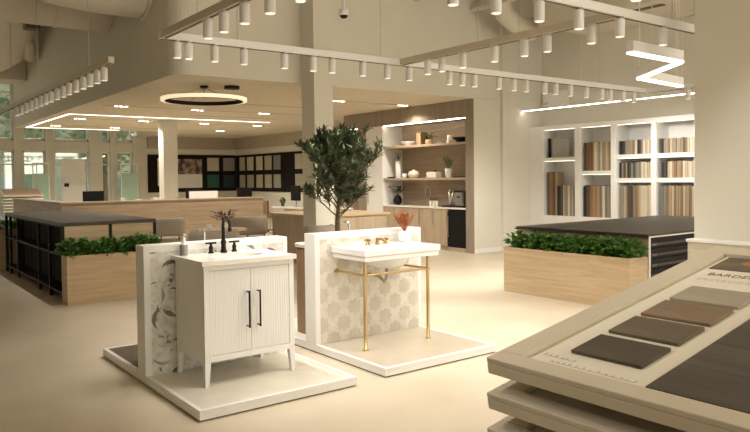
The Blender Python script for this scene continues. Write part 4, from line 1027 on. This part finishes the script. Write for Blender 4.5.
# ------------------------------------------------------------------ tile boards at the back
def backboard(lab, axis, a, c, z0, z1, tiles):
    loc = ((a+c)/2, 25.58, z0) if axis == 'x' else (12.36, (a+c)/2, z0)
    t = thing('tile_board', lab, 'tile board', loc)
    b = MB()
    if axis == 'x': b.box(a, c, 25.56, 25.599, z0, z1)
    else: b.box(12.34, 12.379, c, a, z0, z1)
    b.build('backing', M['black_board'], t)
    for (p, q, zl_, zh, mt) in tiles:
        b = MB()
        if axis == 'x': b.box(p, q, 25.545, 25.562, zl_, zh)
        else: b.box(12.325, 12.342, q, p, zl_, zh)
        b.build('tile_panel', mt, t)
    return t
tp = [plain('cream_tile', (.60, .56, .44), .4), checker('lattice_tile', (.50, .47, .40), (.03, .03, .03), 8, True), checker('green_tile', (.035, .16, .115), (.012, .04, .03), 6), checker('blue_tile', (.022, .06, .075), (.008, .015, .02), 7),
      plain('pale_tile', (.50, .46, .37), .4), checker('line_tile', (.56, .52, .43), (.32, .29, .22), 5), plain('blue_grey_tile', (.19, .20, .22), .4), plain('beige_tile', (.45, .38, .27), .4), plain('grey_tile', (.36, .34, .28), .4, var=.15, scale=15)]
backboard('black tile board with a portrait poster and green and blue tiles', 'x', 8.8, 12.34, 1.13, 2.54, [
    (9.16, 9.6, 1.37, 2.41, M['white']), (9.88, 10.9, 1.28, 1.80, M['white']),
    (11.12, 11.6, 1.92, 2.43, tp[0]), (11.79, 12.27, 1.92, 2.43, tp[1]), (11.12, 11.6, 1.27, 1.77, tp[2]), (11.79, 12.27, 1.26, 1.76, tp[3])])
m_, nt, bs = new_mat('poster_photo'); N = nt.nodes.new
tc = N('ShaderNodeTexCoord'); nz = N('ShaderNodeTexNoise'); nz.inputs['Scale'].default_value = 5; nz.inputs['Detail'].default_value = 3
nt.links.new(tc.outputs['Object'], nz.inputs['Vector']); r = N('ShaderNodeValToRGB'); els = r.color_ramp.elements
els[0].position = .42; els[0].color = (.045, .028, .02, 1); els[1].position = .64; els[1].color = (.45, .33, .26, 1)
nt.links.new(nz.outputs['Fac'], r.inputs['Fac']); nt.links.new(r.outputs['Color'], bs.inputs['Base Color'])
pb = [o for o in COL.objects if o.name.startswith('tile_board')][0]
b = MB(); b.box(9.88, 10.9, 25.545, 25.562, 1.80, 2.38); b.build('poster_photo', m_, pb)
rt = []
for i, (p, q) in enumerate(((25.22, 24.77), (24.57, 24.05), (23.82, 23.32), (23.14, 22.62), (22.46, 21.96), (20.93, 20.41), (19.9, 19.4))):
    rt += [(p, q, 1.92, 2.44, (tp[4], tp[0], tp[0], tp[7], tp[6], tp[4], tp[8])[i]), (p, q, 1.26, 1.75, (tp[4], tp[5], tp[4], tp[5], tp[8], tp[8], tp[4])[i])]
backboard('black tile board along the side wall with pale sample tiles in two rows', 'y', 25.54, 17.0, 1.12, 2.53, rt)

# ------------------------------------------------------------------ glass front at the far left
for i, (x0, x1) in enumerate(((4.33, 4.6), (5.29, 5.56), (6.70, 7.12), (7.42, 7.62), (8.2, 8.36))):
    struct(bx('wall_front_pier_%s' % ('a', 'b', 'c', 'd', 'e')[i], M['wall'], x0, x1, 25.4, 25.7, 0, ZC if x0 < 8 else ZS))
struct(bx('trim_%d' % k, M['wall'], -6.5, 8.36, 25.42, 25.68, 2.62, 2.95)); k += 1
struct(bx('trim_%d' % k, M['white'], -6.5, 8.36, 25.43, 25.6, 4.85, ZC)); k += 1
xs_w = [-.6, 2.0, 4.33, 4.6, 5.29, 5.56, 6.70, 7.12, 7.42, 7.62, 8.2]
wn = 1
for x0, x1 in ((-.6, 2.0), (2.0, 4.33), (4.6, 5.29), (5.56, 6.70), (7.12, 7.42), (7.62, 8.2)):
    fr = MB()
    for z0, z1 in ((0, 2.62), (2.95, 4.85)):
        fr.box(x0, x0+.05, 25.5, 25.58, z0, z1); fr.box(x1-.05, x1, 25.5, 25.58, z0, z1); fr.box(x0, x1, 25.5, 25.58, z1-.06, z1); fr.box(x0, x1, 25.5, 25.58, z0, z0+.08)
        fr.box(x0, x1, 25.5, 25.58, z0+(z1-z0)*.82, z0+(z1-z0)*.82+.04)
    w = struct(fr.build('window_%d' % wn, M['white']))
    g_ = MB()
    for z0, z1 in ((.02, 2.6), (2.96, 4.84)): g_.box(x0+.03, x1-.03, 25.535, 25.545, z0, z1)
    g_.build('pane', M['clear'], w); wn += 1
# glass inner office partitions
for i, (x0, x1, y, c) in enumerate(((4.75, 5.2, 24.6, 'a'), (7.64, 8.18, 24.9, 'b'))):
    t = thing('glass_partition', ('frosted green glass partition beside the white door', 'frosted green glass partition left of the black tile board')[i], 'partition', ((x0+x1)/2, y, 0))
    b = MB(); b.box(x0, x1, y, y+.02, .05, 1.85); b.build('frosted_pane', M['frost'], t)
    b = MB(); b.box(x0-.03, x0, y-.01, y+.03, 0, 2.2); b.box(x1, x1+.03, y-.01, y+.03, 0, 2.2); b.box(x0, x1, y-.01, y+.03, 2.15, 2.2); b.box(x0, x1, y-.01, y+.03, 0, .05); b.build('frame', M['white'], t)
d = struct(bx('door_1', M['white'], 5.72, 6.5, 25.15, 25.2, 0, 2.35, bevel=.003))
b = MB(); b.box(5.80, 5.95, 25.138, 25.15, 1.40, 1.52); b.build('door_sign', M['black'], d)
b = MB(); b.cyl((6.42, 25.12, .9), (6.42, 25.12, 1.2), .012); b.cyl((6.42, 25.12, .92), (6.42, 25.16, .92), .008); b.cyl((6.42, 25.12, 1.18), (6.42, 25.16, 1.18), .008); b.build('door_handle', M['steel'], d)
# far rack with pink topped trays
t = thing('display_rack', 'far rack of slatted white trays with pinkish sample tops', 'rack', (4.4, 24.3, 0))
b = MB(); b.box(3.75, 4.9, 23.9, 24.6, 0, .5); b.build('base', M['white'], t)
for i in range(8):
    T = lambda u, v, q: (3.75+u, 23.9+v*math.cos(.25), .52+.095*i+v*math.sin(.25)+q)
    b = MB(T); b.box(0, 1.15, 0, .75, -.06, -.02); b.build('tray', M['paper'] if i % 2 else M['white'], t)
T = lambda u, v, q: (3.75+u, 23.9+v*math.cos(.25), .52+.095*7+v*math.sin(.25)+q)
b = MB(T); b.box(.06, 1.1, .06, .7, -.02, .0); b.build('pink_top', plain('pinkish_oak', (.60, .36, .25), .5), t)
# outdoors behind the glass
struct(bx('ground_outside', M['pave'], -10, 14, 25.85, 48, -.14, -.02))
tag(bx('blue_fence', M['teal'], -4, 6.2, 34, 34.2, -.02, 1.9), 'blue fence panel seen through the far glass front', 'fence')
tag(bx('added_facade', plain('added_facade_grey', (.30, .30, .27), .8, var=.5, scale=1.2), -14, 18, 44, 45, -.14, 14), 'added grey facade that dims the view beyond the glass front', 'building')  # facade added to shade the overbright outdoors behind the glass
random.seed(9)
for i, (x, y, h, r_) in enumerate(((1.5, 38, 6, 2.2), (6.5, 40, 7, 2.6), (10.5, 37, 5.5, 2.0))):
    t = thing('street_tree', 'green tree outside the glass front, %s from the left' % ORD[i], 'tree', (x, y, -.02), 'trees outside the glass front')
    b = MB(); b.cyl((x, y, -.02), (x, y, h*.6), .14, .09); b.build('trunk', M['bark'], t)
    b = MB()
    for q in range(500):
        v = Vector((random.gauss(0, 1), random.gauss(0, 1), random.gauss(0, 1))).normalized()*r_*random.uniform(.5, 1); v.z *= .8
        b.leaf(Vector((x, y, h*.62))+v, (random.uniform(-1, 1), random.uniform(-1, 1), random.uniform(-.6, .8)), (0, 0, 1), .45, .26)
    b.build('crown', M['hedge'], t)

# ------------------------------------------------------------------ light, world, camera
w = bpy.data.worlds.new('daylight'); SC.world = w; w.use_nodes = True
bg = w.node_tree.nodes['Background']; bg.inputs['Color'].default_value = (1.0, .90, .74, 1); bg.inputs['Strength'].default_value = 1.75

cam = bpy.data.cameras.new('camera'); co = bpy.data.objects.new('camera', cam); COL.objects.link(co)
cam.sensor_width = 36; cam.sensor_fit = 'HORIZONTAL'; cam.lens = 696.74/750*36
cam.shift_y = (195.68-216)/750*1.0
yaw, pit, rol = .924856, .026344, -.011559
Fv = Vector((math.cos(yaw)*math.cos(pit), math.sin(yaw)*math.cos(pit), -math.sin(pit)))
R0 = Vector((math.sin(yaw), -math.cos(yaw), 0)); U0 = R0.cross(Fv)
Rv = R0*math.cos(rol)+U0*math.sin(rol); Uv = Rv.cross(Fv)
co.matrix_world = Matrix(((Rv.x, Uv.x, -Fv.x, 0), (Rv.y, Uv.y, -Fv.y, 0), (Rv.z, Uv.z, -Fv.z, 1.6), (0, 0, 0, 1)))
cam.clip_end = 200
SC.camera = co
SC.view_settings.view_transform = 'Standard'; SC.view_settings.look = 'None'; SC.view_settings.gamma = 1
SC.view_settings.use_curve_mapping = False
SC.view_settings.exposure = 0.43
for o in list(COL.objects):
    if '_o' in o: del o['_o']
